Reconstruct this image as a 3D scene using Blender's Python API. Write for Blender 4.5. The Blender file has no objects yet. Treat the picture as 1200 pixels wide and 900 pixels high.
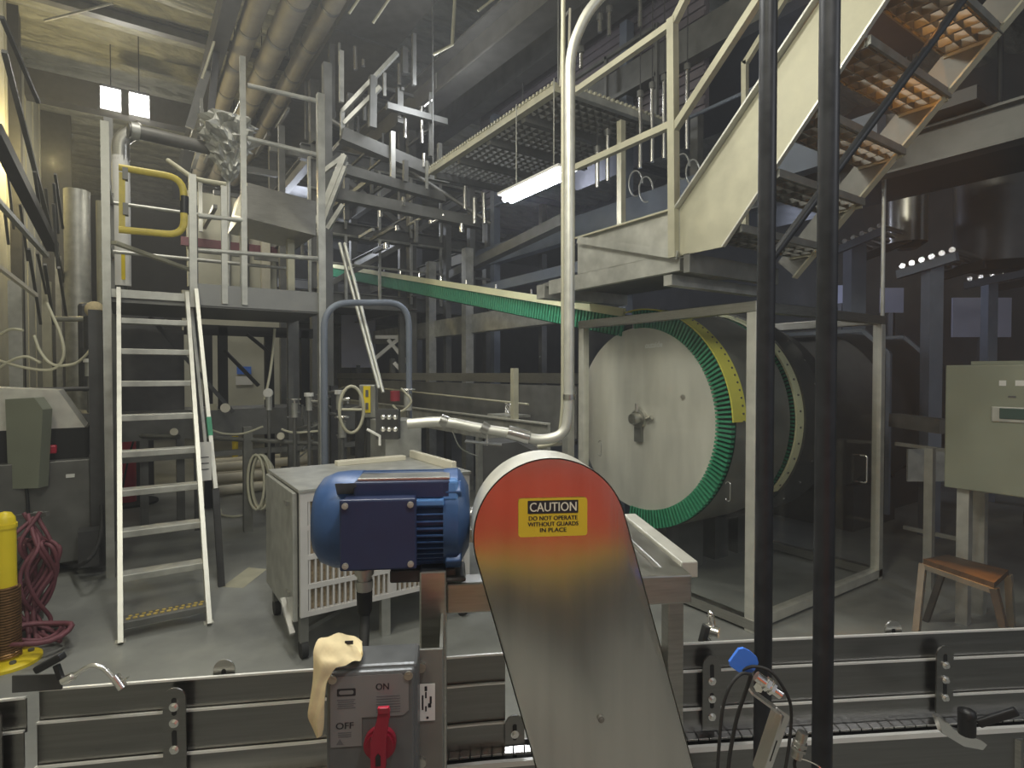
import bpy, bmesh, math, random
from mathutils import Vector, Matrix
random.seed(7)
V = Vector
# ---------------------------------------------------------------- camera frame
A = math.radians(33.9); T = math.radians(1.1); FPX = 670.0; CH = 1.75
FW = V((math.sin(A), math.cos(A), 0)); RT = V((math.cos(A), -math.sin(A), 0)); UP = V((0, 0, 1))
def ray(px, py):
    u = (px-600)/FPX; v = (450-py)/FPX
    f = FW*math.cos(T) - UP*math.sin(T); up = UP*math.cos(T) + FW*math.sin(T)
    r = f + RT*u + up*v
    return r / (r.dot(FW))
CAM = V((0, 0, CH))
def at(px, py, d): return CAM + ray(px, py)*d
def ax(px, py, x): r = ray(px, py); return CAM + r*(x/r.x)
def ay(px, py, y): r = ray(px, py); return CAM + r*(y/r.y)
def az(px, py, z): r = ray(px, py); return CAM + r*((z-CH)/r.z)
def C(l, d, z): return RT*l + FW*d + UP*z
B = math.radians(6)
U = RT*math.cos(B) + FW*math.sin(B); W = FW*math.cos(B) - RT*math.sin(B)   # frame of the drive unit in front
def F(l, w, z): return U*l + W*w + UP*z
def fg(px, py, w):
    r = ray(px, py); return CAM + r*(w/r.dot(W))
# ---------------------------------------------------------------- materials
M = {}
def mat(name, col, rough=.5, metal=0, noise=.0, scale=6, brush=None, bump=0, bdist=.01, rvar=.12, emit=None, estr=0, alpha=None, spec=None, col2=None, contrast=.25):
    m = bpy.data.materials.new(name); m.use_nodes = True; nt = m.node_tree; N = nt.nodes; L = nt.links
    b = N['Principled BSDF']
    b.inputs['Base Color'].default_value = (*col, 1); b.inputs['Roughness'].default_value = rough; b.inputs['Metallic'].default_value = metal
    if spec is not None: b.inputs['Specular IOR Level'].default_value = spec
    if noise or bump or brush or col2:
        tc = N.new('ShaderNodeTexCoord'); mp = N.new('ShaderNodeMapping'); L.new(tc.outputs['Object'], mp.inputs['Vector'])
        if brush: mp.inputs['Scale'].default_value = brush
        n = N.new('ShaderNodeTexNoise'); n.inputs['Scale'].default_value = scale; n.inputs['Detail'].default_value = 5
        L.new(mp.outputs[0], n.inputs['Vector'])
        if noise or col2:
            rp = N.new('ShaderNodeValToRGB'); L.new(n.outputs['Fac'], rp.inputs['Fac'])
            c2 = col2 or tuple(min(1, c*(1+noise)) for c in col); c1 = col if col2 else tuple(c*(1-noise) for c in col)
            rp.color_ramp.elements[0].position = .5-contrast; rp.color_ramp.elements[1].position = .5+contrast
            rp.color_ramp.elements[0].color = (*c1, 1); rp.color_ramp.elements[1].color = (*c2, 1)
            L.new(rp.outputs['Color'], b.inputs['Base Color'])
            mr = N.new('ShaderNodeMapRange'); mr.inputs['To Min'].default_value = max(0, rough-rvar); mr.inputs['To Max'].default_value = min(1, rough+rvar)
            L.new(n.outputs['Fac'], mr.inputs['Value']); L.new(mr.outputs[0], b.inputs['Roughness'])
        if bump:
            bp = N.new('ShaderNodeBump'); bp.inputs['Strength'].default_value = bump; bp.inputs['Distance'].default_value = bdist
            L.new(n.outputs['Fac'], bp.inputs['Height']); L.new(bp.outputs[0], b.inputs['Normal'])
    if emit: b.inputs['Emission Color'].default_value = (*emit, 1); b.inputs['Emission Strength'].default_value = estr
    M[name] = m; return m
mat('stainless', (.55,.54,.50), .34, 1, .12, 14, (1,1,12))
mat('brushed', (.62,.60,.56), .19, 1, .08, 30, (1,1,.05), bump=.03, rvar=.03)
mat('hem', (.93,.92,.88), .42, .55)  # paler than the fence steel; edge highlights are put into this colour
mat('chalk', (.95,.95,.93), .8)
mat('fence_steel', (.27,.265,.255), .33, 1, .10, 20, (.2,.2,6))
mat('edge_steel', (.92,.9,.86), .25, 1)
mat('galv', (.50,.50,.46), .5, .7, .22, 9)
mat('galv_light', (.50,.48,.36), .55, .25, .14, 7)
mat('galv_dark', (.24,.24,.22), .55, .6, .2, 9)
mat('alu', (.70,.69,.62), .45, .6, .12, 12)
mat('steel_dark', (.085,.085,.085), .5, .5, .2, 8)
mat('steel_mid', (.17,.17,.16), .5, .5, .25, 5)
mat('steel_blue', (.16,.185,.23), .55, .2, .15, 5)
mat('black_pipe', (.022,.023,.027), .42, .3, .3, 30)
mat('black', (.012,.012,.013), .45)
mat('black_matt', (.02,.02,.02), .8)
mat('rubber', (.02,.02,.02), .7)
mat('yellow', (.80,.62,.02), .4, 0, .06, 8)
mat('rail_yellow', (.62,.50,.08), .45, 0, .2, 12)
mat('sign_yellow', (.62,.44,.03), .35)
mat('belt_yellow', (.78,.74,.12), .5, 0, .05, 5)
mat('belt_cream', (.78,.78,.50), .5, 0, .06, 5)
mat('green', (.045,.30,.16), .5, 0, .15, 20)
mat('green_dark', (.01,.07,.045), .6)
mat('disc', (.74,.72,.65), .48, .35, .16, 5, (1,1,.22), bump=.10)
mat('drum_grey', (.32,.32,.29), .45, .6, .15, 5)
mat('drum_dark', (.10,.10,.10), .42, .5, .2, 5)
mat('motor', (.035,.085,.22), .38, .1, .12, 30)
mat('motor_dark', (.016,.026,.075), .42, 0, .1, 20)
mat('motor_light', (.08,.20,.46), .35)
mat('red', (.42,.012,.04), .35)
mat('wine', (.24,.012,.03), .38)
mat('toe', (.26,.26,.245), .42, .5, .12, 5)
mat('red_dark', (.22,.02,.03), .5, 0, .2, 8)
mat('maroon', (.16,.05,.065), .6, 0, .25, 12)
mat('box_grey', (.125,.13,.135), .38, .3, .08, 40)
mat('plate_grey', (.23,.225,.23), .4, .3)
mat('ink', (.015,.015,.02), .5)
mat('ink_grey', (.11,.11,.12), .5)
mat('white', (.75,.74,.70), .5, 0, .05, 8)
mat('cream', (.68,.64,.52), .5, 0, .08, 8)
mat('rag', (.72,.60,.36), .85, 0, .16, 40)
mat('hose_cream', (.62,.60,.46), .5)
mat('blue', (.06,.20,.75), .35)
mat('copper', (.28,.16,.07), .4, .8, .3, 30)
mat('filter', (.36,.28,.18), .9, 0, .4, 60)
mat('frame_white', (.68,.66,.64), .42, .25, .06, 10)
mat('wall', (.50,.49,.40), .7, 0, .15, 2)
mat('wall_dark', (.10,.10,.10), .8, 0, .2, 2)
mat('insulation', (.36,.36,.30), .5, .1, .3, 2.6, (1,3,1), bump=1, bdist=.12)
mat('duct', (.17,.165,.15), .5, .4, .2, 6)
mat('insul_pipe', (.30,.27,.21), .6, .1, .25, 3)
mat('cladding', (.16,.14,.16), .7, .1, .15, 3)
mat('wood', (.07,.05,.038), .6, 0, .3, 10, (8,1,1))
mat('lavender', (.62,.63,.80), .6, 0, .06, 3)
mat('gold', (.60,.45,.12), .5, .3, .4, 60)
mat('olive', (.30,.32,.25), .42, .35, .07, 4)
mat('screen', (.05,.09,.08), .2)
mat('orange_cloth', (.80,.09,.04), .7, 0, .35, 2.2)
mat('lamp', (1,1,1), .5, 0, emit=(1,.98,.95), estr=22)
mat('tube_lamp', (1,1,1), .5, 0, emit=(.86,.90,1), estr=40)
# concrete
m = mat('concrete', (.23,.235,.225), .42, 0, .0)
nt = m.node_tree; N = nt.nodes; L = nt.links; b = N['Principled BSDF']
tc = N.new('ShaderNodeTexCoord')
n1 = N.new('ShaderNodeTexNoise'); n1.inputs['Scale'].default_value = .9; n1.inputs['Detail'].default_value = 8; n1.inputs['Roughness'].default_value = .65; L.new(tc.outputs['Object'], n1.inputs['Vector'])
rp = N.new('ShaderNodeValToRGB'); rp.color_ramp.elements[0].position = .33; rp.color_ramp.elements[1].position = .68
rp.color_ramp.elements[0].color = (.15,.155,.15,1); rp.color_ramp.elements[1].color = (.33,.335,.31,1)
L.new(n1.outputs['Fac'], rp.inputs['Fac']); L.new(rp.outputs['Color'], b.inputs['Base Color'])
mr = N.new('ShaderNodeMapRange'); mr.inputs['To Min'].default_value = .28; mr.inputs['To Max'].default_value = .6
L.new(n1.outputs['Fac'], mr.inputs['Value']); L.new(mr.outputs[0], b.inputs['Roughness'])
# clear sheet
m = bpy.data.materials.new('clear_sheet'); m.use_nodes = True; nt = m.node_tree; nt.nodes.clear(); N = nt.nodes; L = nt.links
o = N.new('ShaderNodeOutputMaterial'); mx = N.new('ShaderNodeMixShader'); tr = N.new('ShaderNodeBsdfTransparent'); gl = N.new('ShaderNodeBsdfGlossy'); lw = N.new('ShaderNodeLayerWeight'); pw = N.new('ShaderNodeMath'); pw.operation = 'POWER'; fr = N.new('ShaderNodeMath'); fr.operation = 'MULTIPLY_ADD'
tr.inputs['Color'].default_value = (.97,.975,.97,1); gl.inputs['Roughness'].default_value = .06; lw.inputs['Blend'].default_value = .5; L.new(lw.outputs['Facing'], pw.inputs[0]); pw.inputs[1].default_value = 4; L.new(pw.outputs[0], fr.inputs[0]); fr.inputs[1].default_value = .5; fr.inputs[2].default_value = .035
L.new(fr.outputs[0], mx.inputs[0]); L.new(tr.outputs[0], mx.inputs[1]); L.new(gl.outputs[0], mx.inputs[2]); L.new(mx.outputs[0], o.inputs[0]); M['clear'] = m
# ---------------------------------------------------------------- mesh builder
class MB:
    def __init__(s): s.v = []; s.f = []; s.s = []
    def add(s, vs, fs, smooth=False):
        n = len(s.v); s.v += [V(x) for x in vs]; s.f += [[i+n for i in f] for f in fs]; s.s += [smooth]*len(fs); return s
    def ob(s, c, hx, hy, hz, bev=0):
        if bev > 0:
            bm = bmesh.new(); bmesh.ops.create_cube(bm, size=2)
            lx, ly, lz = hx.length, hy.length, hz.length
            for v in bm.verts: v.co = V((v.co.x*lx, v.co.y*ly, v.co.z*lz))
            bmesh.ops.bevel(bm, geom=bm.edges[:], offset=min(bev, .9*min(lx, ly, lz)), segments=2, affect='EDGES', profile=.5)
            X, Y, Z = hx.normalized(), hy.normalized(), hz.normalized()
            vs = [c + X*v.co.x + Y*v.co.y + Z*v.co.z for v in bm.verts]; bm.verts.index_update()
            fs = [[v.index for v in f.verts] for f in bm.faces]; bm.free(); return s.add(vs, fs)
        vs = [c + hx*i + hy*j + hz*k for i in (-1,1) for j in (-1,1) for k in (-1,1)]
        return s.add(vs, [(0,1,3,2),(4,6,7,5),(0,4,5,1),(2,3,7,6),(0,2,6,4),(1,5,7,3)])
    def box(s, x0, x1, y0, y1, z0, z1, bev=0):
        return s.ob(V(((x0+x1)/2,(y0+y1)/2,(z0+z1)/2)), V((abs(x1-x0)/2,0,0)), V((0,abs(y1-y0)/2,0)), V((0,0,abs(z1-z0)/2)), bev)
    def fbox(s, l0, l1, w0, w1, z0, z1, bev=0):
        return s.ob(F((l0+l1)/2,(w0+w1)/2,(z0+z1)/2), U*abs(l1-l0)/2, W*abs(w1-w0)/2, UP*abs(z1-z0)/2, bev)
    def bar(s, p, q, w, h=None, up=None, bev=0):
        p, q = V(p), V(q); h = h or w; d = q-p; L_ = d.length; d = d.normalized()
        up = V(up) if up is not None else (UP if abs(d.z) < .95 else V((0,1,0)))
        x = d.cross(up).normalized(); y = x.cross(d).normalized()
        return s.ob((p+q)/2, x*w/2, y*h/2, d*L_/2, bev)
    def tube(s, pts, r, n=10, cap=True, r2=None):
        pts = [V(p) for p in pts]; k = len(pts); rings = []
        t0 = (pts[1]-pts[0]).normalized(); nrm = t0.cross(UP if abs(t0.z) < .9 else V((1,0,0))).normalized()
        for i in range(k):
            t = (pts[min(i+1,k-1)] - pts[max(i-1,0)]).normalized()
            nrm = (nrm - t*nrm.dot(t)).normalized(); bn = t.cross(nrm)
            rr = r if r2 is None else r + (r2-r)*i/(k-1)
            rings.append([pts[i] + (nrm*math.cos(2*math.pi*j/n) + bn*math.sin(2*math.pi*j/n))*rr for j in range(n)])
        vs = [v for g in rings for v in g]
        fs = [(i*n+j, i*n+(j+1)%n, (i+1)*n+(j+1)%n, (i+1)*n+j) for i in range(k-1) for j in range(n)]
        s.add(vs, fs, True)
        if cap: s.add(rings[0], [list(range(n))[::-1]]); s.add(rings[-1], [list(range(n))])
        return s
    def lathe(s, c, axis, prof, n=24, smooth=True, a0=0, a1=2*math.pi, ref=None):
        c = V(c); axis = V(axis).normalized(); x = V(ref) if ref is not None else axis.cross(UP if abs(axis.z) < .9 else V((1,0,0))).normalized(); y = axis.cross(x)
        full = abs(a1-a0-2*math.pi) < 1e-6; m = n if full else n+1
        vs = [c + axis*h + (x*math.cos(a0+(a1-a0)*j/n) + y*math.sin(a0+(a1-a0)*j/n))*r for r, h in prof for j in range(m)]
        fs = [(i*m+j, i*m+(j+1)%m, (i+1)*m+(j+1)%m, (i+1)*m+j) for i in range(len(prof)-1) for j in range(n)]
        return s.add(vs, fs, smooth)
    def cyl(s, p, q, r, n=16, r2=None):
        p, q = V(p), V(q); h = (q-p).length; r2 = r if r2 is None else r2; a = (q-p)
        s.lathe(p, a, [(r,0),(r2,h)], n); s.lathe(p, a, [(0,0),(r,0)], n, False); return s.lathe(p, a, [(r2,h),(0,h)], n, False)
    def ball(s, c, r, n=12, sz=1):
        return s.lathe(V(c), UP, [(r*math.sin(math.pi*i/8), -r*sz*math.cos(math.pi*i/8)) for i in range(9)], n)
    def prism(s, poly, ext):
        poly = [V(p) for p in poly]; ext = V(ext); n = len(poly)
        s.add(poly + [p+ext for p in poly], [list(range(n)), list(range(n, 2*n))[::-1]] + [(i, i+n, (i+1)%n+n, (i+1)%n) for i in range(n)]); return s
    def text(s, txt, c, right, up, w, h, bold=0):
        cu = bpy.data.curves.new('t', 'FONT'); cu.body = txt; cu.resolution_u = 3; cu.extrude = 0; cu.offset = bold
        ob = bpy.data.objects.new('t', cu); bpy.context.scene.collection.objects.link(ob)
        me = bpy.data.meshes.new_from_object(ob); vs = [v.co.copy() for v in me.vertices]; fs = [list(p.vertices) for p in me.polygons]
        bpy.data.objects.remove(ob); bpy.data.curves.remove(cu); bpy.data.meshes.remove(me)
        if not vs: return s
        x0 = min(v.x for v in vs); x1 = max(v.x for v in vs); y0 = min(v.y for v in vs); y1 = max(v.y for v in vs)
        right = V(right).normalized(); up = V(up).normalized(); sx = w/(x1-x0); sy = h/(y1-y0)
        return s.add([V(c) + right*((v.x-(x0+x1)/2)*sx) + up*((v.y-(y0+y1)/2)*sy) for v in vs], fs)
def fillet(pts, r, n=6):
    pts = [V(p) for p in pts]; out = [pts[0]]
    for i in range(1, len(pts)-1):
        a = (pts[i-1]-pts[i]); b = (pts[i+1]-pts[i]); rr = min(r, a.length*.49, b.length*.49)
        p, q = pts[i]+a.normalized()*rr, pts[i]+b.normalized()*rr
        for k in range(n+1):
            t = k/n; out.append(p*(1-t)**2 + pts[i]*2*t*(1-t) + q*t*t)
    return out + [pts[-1]]
def spline(pts, n=8):
    pts = [V(p) for p in pts]; P = [pts[0]*2-pts[1]] + pts + [pts[-1]*2-pts[-2]]; out = []
    for i in range(1, len(P)-2):
        for k in range(n):
            t = k/n; out.append(.5*((2*P[i]) + (P[i+1]-P[i-1])*t + (2*P[i-1]-5*P[i]+4*P[i+1]-P[i+2])*t*t + (3*P[i]-P[i-1]-3*P[i+1]+P[i+2])*t**3))
    return out + [pts[-1]]
COL = bpy.context.scene.collection; WP = {}
def build(name, mb, material, parent=None, base=False):
    xs = [v.x for v in mb.v]; ys = [v.y for v in mb.v]; zs = [v.z for v in mb.v]
    org = V(((min(xs)+max(xs))/2, (min(ys)+max(ys))/2, min(zs)))
    me = bpy.data.meshes.new(name); me.from_pydata([v-org for v in mb.v], [], mb.f)
    me.polygons.foreach_set('use_smooth', mb.s); me.materials.append(M[material]); me.update()
    bm = bmesh.new(); bm.from_mesh(me); bmesh.ops.recalc_face_normals(bm, faces=bm.faces); bm.to_mesh(me); bm.free()
    if any(mb.s):
        try: me.set_sharp_from_angle(angle=math.radians(50))
        except Exception: pass
    o = bpy.data.objects.new(name, me); COL.objects.link(o)
    if parent is not None: o.parent = parent; o.location = org - WP[parent.name]; WP[o.name] = org
    else: o.location = org; WP[o.name] = org
    return o
LABELS = {}
def thing(name, label, cat, parts, group=None, kind=None):
    """parts: list of (part name, MB, material[, sub-parts list[, label]]); one part named None -> a single mesh"""
    if len(parts) == 1 and parts[0][0] is None:
        o = build(name, parts[0][1], parts[0][2])
    else:
        vs = [v for p in parts for v in p[1].v]
        org = V(((min(v.x for v in vs)+max(v.x for v in vs))/2, (min(v.y for v in vs)+max(v.y for v in vs))/2, min(v.z for v in vs)))
        o = bpy.data.objects.new(name, None); COL.objects.link(o); o.location = org; WP[o.name] = org; o.empty_display_size = .1
        for p in parts:
            c = build(p[0], p[1], p[2], o)
            if len(p) > 4 and p[4]: c['label'] = p[4]
            if len(p) > 3 and p[3]:
                for q in p[3]:
                    g = build(q[0], q[1], q[2], c)
                    if len(q) > 3: g['label'] = q[3]
    o['label'] = label; o['category'] = cat
    if group: o['group'] = group
    if kind: o['kind'] = kind
    return o
def each(name, lst, material, *rest): return [(name, x, material, *rest) for x in lst]
def struct(name, mb, material):
    o = build(name, mb, material); o['kind'] = 'structure'; return o
def mb(): return MB()
# ================================================================ setting
struct('floor', mb().box(-1.6, 14, -6, 24, -.1, 0), 'concrete')
w = mb().box(-1.75, -1.6, -6, 24, 0, 8.2)
for k in range(24):
    w.box(-1.6, -1.585, -2+k*1.1, -1.96+k*1.1, 0, 8)
struct('wall_left', w, 'wall')
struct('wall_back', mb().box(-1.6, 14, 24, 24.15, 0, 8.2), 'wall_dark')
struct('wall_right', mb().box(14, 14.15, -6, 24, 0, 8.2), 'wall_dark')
c = mb()
nx, ny = 40, 330
X0, X1, Y0_, Y1_ = -1.6, 14, -1, 24
vs = []; fs = []
for j in range(ny+1):
    for i in range(nx+1):
        x = X0+(X1-X0)*i/nx; y = Y0_+(Y1_-Y0_)*j/ny
        t = (y % .66)/.66
        vs.append(V((x, y, 8.0 - .24*math.sin(math.pi*t)**.6 + .03*math.sin(x*3.1+y*7)*math.sin(x*1.3))))
for j in range(ny):
    for i in range(nx):
        a = j*(nx+1)+i; fs.append((a, a+1, a+nx+2, a+nx+1))
c.add(vs, fs, True); c.box(-1.6, 14, -1, 24, 8.1, 8.2)
struct('ceiling', c, 'insulation')
# roof steel
pl_ = mb()
for k in range(38): pl_.box(-1.6, 14, -1+k*.66-.025, -1+k*.66+.025, 7.90, 8.02)
struct('trim_6', pl_, 'steel_dark')
for k in range(5):
    y = 3.2+k*4.2
    b1 = mb(); b1.box(-1.6, 14, y-.08, y+.08, 7.56, 7.58); b1.box(-1.6, 14, y-.012, y+.012, 7.58, 7.73); b1.box(-1.6, 14, y-.08, y+.08, 7.73, 7.75)
    o = struct('trim_%d' % (k+1), b1, 'steel_mid')
# ================================================================ near foreground: guide rails and conveyor
def dpath(px):      # lateral / depth of the curved lane at a pixel column
    tab = [(-500,1.15),(40,1.36),(367,1.455),(560,1.53),(822,1.6),(1200,1.69),(1500,1.74)]
    for (a, da), (b_, db) in zip(tab, tab[1:]):
        if a <= px <= b_: 
            d = da+(db-da)*(px-a)/(b_-a); return ((px-600)/FPX*d, d)
def lane(p0, p1, off, n=14):
    out = []
    for i in range(n+1):
        l, d = dpath(p0+(p1-p0)*i/n); out.append(C(l, d+off, 0))
    return out
def strip(m_, p0, p1, off, z0, z1, th=.003, n=14, lip=0):
    a = lane(p0, p1, off, n); b_ = lane(p0, p1, off+th, n)
    k = n+1
    vs = [p+UP*z0 for p in a]+[p+UP*z1 for p in a]+[p+UP*z1 for p in b_]+[p+UP*z0 for p in b_]
    fs = []
    for i in range(n):
        for r_ in range(4):
            s_ = (r_+1) % 4; fs.append((r_*k+i, r_*k+i+1, s_*k+i+1, s_*k+i))
    fs += [(0,k,2*k,3*k), (n, n+k, n+2*k, n+3*k)]
    m_.add(vs, fs); return m_
def slot_bracket(px, off, ztop, zbot, wd=.052, bolts=(.04,)):
    l, d = dpath(px); c_ = C(l, d+off, 0); r_ = wd/2
    pts = []
    tang = (C(*dpath(px+20), 0)-C(*dpath(px-20), 0)).normalized()
    nr = tang.cross(UP).normalized()*-1
    if nr.dot(FW) > 0: nr = -nr
    for i in range(13):
        t = math.pi*i/12; pts.append(c_+tang*r_*math.cos(t)+UP*(ztop-r_+r_*math.sin(t)))
    pts += [c_-tang*r_+UP*zbot, c_+tang*r_+UP*zbot]
    body = mb().prism(pts, nr*.005)
    slots = []
    for zc in (ztop-.045, ztop-.125):
        sp = [c_+tang*.006*math.cos(t)+UP*(zc+.016*(1 if math.sin(t) > 0 else -1)+.006*math.sin(t))+nr*.0052 for t in [2*math.pi*i/12 for i in range(12)]]
        slots.append(mb().prism(sp, nr*.0006))
    subs = each('slot', slots, 'black')
    for bz in bolts:
        p = c_+UP*(ztop-bz)+nr*.005
        bm_ = mb().cyl(p, p+nr*.003, .011, 14).cyl(p+nr*.003, p+nr*.010, .0068, 6)
        subs.append(('bolt', bm_, 'edge_steel'))
    return body, subs
def guide(label, p0, p1, brs, off=0, n=14, back=()):
    parts = []
    for j, (z0, z1, o_) in enumerate(((.905,.99,0), (.80,.915,-.008), (.722,.812,-.016))):
        pl = strip(mb(), p0, p1, o_+off, z0, z1-.004, .003, n); hem = strip(mb(), p0, p1, o_+off-.003, z1-.005, z1, .007, n)
        parts.append(('guide_panel', pl, 'fence_steel', [('folded_edge', hem, 'hem', 'folded top edge, highlight in its pale colour')]))
    for (px, ztop, bolts) in brs:
        b_, s_ = slot_bracket(px, off-.026, ztop, .757, bolts=bolts); parts.append(('slotted_bracket', b_, 'fence_steel', s_))
    for (px, ztop) in back:
        b_, s_ = slot_bracket(px, off+.02, ztop, .80, bolts=()); parts.append(('slotted_bracket', b_, 'stainless', s_))
    return thing('guide_rail', label, 'guide rail', parts)
guide('long curved stainless guide rail below the ladder, left of the switch box', 40, 592, [(208, .982, (.045,.085,.15)), (603, .835, (.05,))], n=22, back=[(255, 1.022)])
guide('short stainless guide rail section in the bottom left corner', -260, 37, [(6, .985, (.09,))], off=-.03, n=8)
guide('dark stainless guide rail running behind the two black pipes', 640, 1380, [(1103, .962, (.055,.098,.15)), (832, .965, (.07,.12,.17))], n=18, back=[(763+240, 1.0), (763+0, 1.015)][:0]+[(1055, 1.02)])
# conveyor under the rails
def convey():
    parts = []
    ch = mb()
    a = lane(-250, 1380, -.018, 130); b_ = lane(-250, 1380, -.045, 130)
    for i in range(130):
        p, q, r_, s_ = a[i], a[i+1], b_[i+1], b_[i]
        q = p+(q-p)*.88; r_ = s_+(r_-s_)*.88
        ch.prism([p+UP*.738, q+UP*.738, r_+UP*.738, s_+UP*.738], UP*.006)
    parts.append(('slat_chain', ch, 'edge_steel'))
    parts.append(('side_rail', strip(mb(), -250, 1380, -.068, .722, .736, .012, 40), 'hem'))
    parts.append(('side_panel', strip(mb(), -250, 1380, -.062, .45, .722, .004, 40), 'fence_steel'))
    parts.append(('back_panel', strip(mb(), -250, 1380, .02, .45, .735, .004, 40), 'fence_steel'))
    parts.append(('wear_bed', strip(mb(), -250, 1380, -.056, .70, .72, .07, 40), 'black_matt'))
    for px in (-150, 300, 760, 1180):
        l, d = dpath(px)
        parts.append(('leg', mb().bar(C(l, d-.04, 0), C(l, d-.04, .7), .05), 'stainless'))
    thing('slat_conveyor', 'narrow stainless slat chain conveyor running across the foreground under the guide rails', 'conveyor', parts)
convey()
# ================================================================ drive unit: guard, motor, frame, switch
gw = 1.15
gc = fg(646, 628, gw); gl = gc.dot(U); gz = gc.z; R_ = .160
p_bot = fg(722, 900, gw); bl = p_bot.dot(U); 
sl = (bl-gl)/(p_bot.z-gz)   # slant
ang = math.atan2(bl-gl, gz-p_bot.z)
ex, ez = math.cos(ang), math.sin(ang)     # across the guard
def guard_outline(R, n=40, zend=.80):
    pts = []
    for i in range(n+1):
        t = math.pi*i/n; dx, dz = R*math.cos(t), R*math.sin(t)
        pts.append((gl + dx*ex - dz*(-math.sin(ang))*-1, gz + dx*ez + dz*math.cos(ang)))
    out = [(gl + R*math.cos(t)*math.cos(ang) - R*math.sin(t)*math.sin(ang)*1.0, gz + R*math.cos(t)*math.sin(ang) + R*math.sin(t)*math.cos(ang)) for t in [math.pi*i/n for i in range(n+1)]]
    lx, lz = out[-1]; k = (lz-zend)/math.cos(ang); out.append((lx + k*math.sin(ang), zend))
    rx, rz = out[0]; k = (rz-zend)/math.cos(ang); out.append((rx + k*math.sin(ang), zend))
    return out
go = guard_outline(R_)
gi = guard_outline(R_-.0025)
# bulged face plate: rings from the outline inwards
def bulge_face(outl, w0, bulge):
    m_ = mb(); n = len(outl)
    cx, cz = gl+.035, 1.12
    rings = []
    K = 10
    for k in range(K+1):
        t = 1-k/K*.985
        ring = []
        for (x, z) in outl:
            # shrink towards the guard's axis line
            zz = min(max(z, .80), gz); s_ = (z-gz)*math.cos(ang) - 0
            axz = min(gz, max(z, .82)); axx = gl + (gz-axz)*math.tan(ang)
            ring.append(F(axx+(x-axx)*t, w0-bulge*(1-t*t), axz+(z-axz)*t))
        rings.append(ring)
    vs = [v for r_ in rings for v in r_]
    fs = [(k*n+j, k*n+(j+1)%n, (k+1)*n+(j+1)%n, (k+1)*n+j) for k in range(K) for j in range(n)]
    m_.add(vs, fs, True); m_.add(rings[-1], [list(range(n))]); return m_
face = bulge_face(gi, gw, .004)
shell = mb()
n = len(go); k_ = 0
shell.add([F(x, gw+.001, z) for x, z in go]+[F(x, gw+.12, z) for x, z in go], [(i, (i+1)%n, (i+1)%n+n, i+n) for i in range(n)], True)
shell.add([F(x, gw+.12, z) for x, z in go], [list(range(n))])
# sign
sc_ = fg(648, 606, gw-.006); sl_, sz_ = sc_.dot(U), sc_.z
def rrect(l, z, w_, h_, r_, wd, n=5):
    pts = []
    for (cx, cz, a0) in ((1,1,0), (-1,1,90), (-1,-1,180), (1,-1,270)):
        for i in range(n+1):
            t = math.radians(a0+90*i/n); pts.append(F(l+cx*(w_/2-r_)+r_*math.cos(t), wd, z+cz*(h_/2-r_)+r_*math.sin(t)))
    return pts
sign = mb().prism(rrect(sl_, sz_, .142, .078, .006, gw-.0060), -W*.0012)
blk = mb().prism(rrect(sl_, sz_+.0215, .104, .0265, .001, gw-.0074), -W*.0003)
cau = mb().text('CAUTION', F(sl_, gw-.0081, sz_+.0215), U, UP, .096, .0185)
cau.text('CAUTION', F(sl_+.0006, gw-.00812, sz_+.0217), U, UP, .096, .0185)
msg = mb()
for i, (s_, w_) in enumerate((('DO NOT OPERATE', .100), ('WITHOUT GUARDS', .104), ('IN PLACE', .054))):
    for dx in (0, .0007):
        msg.text(s_, F(sl_+dx, gw-.0078-.00002*(dx > 0), sz_-.001-.0122*i), U, UP, w_, .0085)
screws = []
for (px, py) in ((704, 842),):
    p = fg(px, py, gw-.0045); screws.append(('screw', mb().cyl(p+W*.004, p-W*.005, .007, 12).cyl(p-W*.005, p-W*.007, .004, 6), 'galv_dark'))
thing('drive_guard', 'large round-topped brushed stainless drive guard with yellow caution sign, right of the blue motor', 'machine guard',
      [('face_plate', face, 'brushed', screws), ('side_band', shell, 'alu', None, 'pale rolled side band'),
       ('caution_sign', sign, 'sign_yellow', [('header', blk, 'ink', 'black header block'), ('lettering', cau, 'cream', 'cream heading letters'), ('lettering', msg, 'ink', 'black message letters')])])
# motor: axis along U
mw = 1.33; mc = fg(470, 606, mw); ml, mz = mc.dot(U), mc.z
lL = fg(371, 606, mw).dot(U); lR = fg(549, 606, mw).dot(U)
mr_ = .108
def MX(l, z=mz, w_=mw): return F(l, w_, z)
cowl = mb().lathe(MX(lL), U, [(0,0),(.045,.001),(.075,.004),(.095,.018),(.106,.045),(.109,.075),(.109,.105),(.105,.106),(0,.106)], 36)
body = mb().lathe(MX(lL+.10), U, [(0,0),(.092,0),(.092,lR-lL-.15),(0,lR-lL-.15)], 36)
fins = mb()
for i in range(44):
    t = 2*math.pi*i/44
    if -.9 < math.sin(t) < .9 or True:
        r_ = UP*math.sin(t)+W*math.cos(t)
        fins.ob(MX(lL+.10+(lR-lL-.15)/2)+r_*.098, U*((lR-lL-.16)/2), r_*.010, r_.cross(U)*.0016)
bell = mb().lathe(MX(lR-.055), U, [(.06,-.002),(.108,-.002),(.110,.006),(.110,.030),(.098,.040),(.07,.055),(.03,.058),(0,.058)], 36)
for i in range(4):
    t = math.radians(45+90*i); r_ = UP*math.sin(t)+W*math.cos(t)
    bell.ob(MX(lR-.035)+r_*.106, U*.018, r_*.016, r_.cross(U)*.016, .004)
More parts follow.
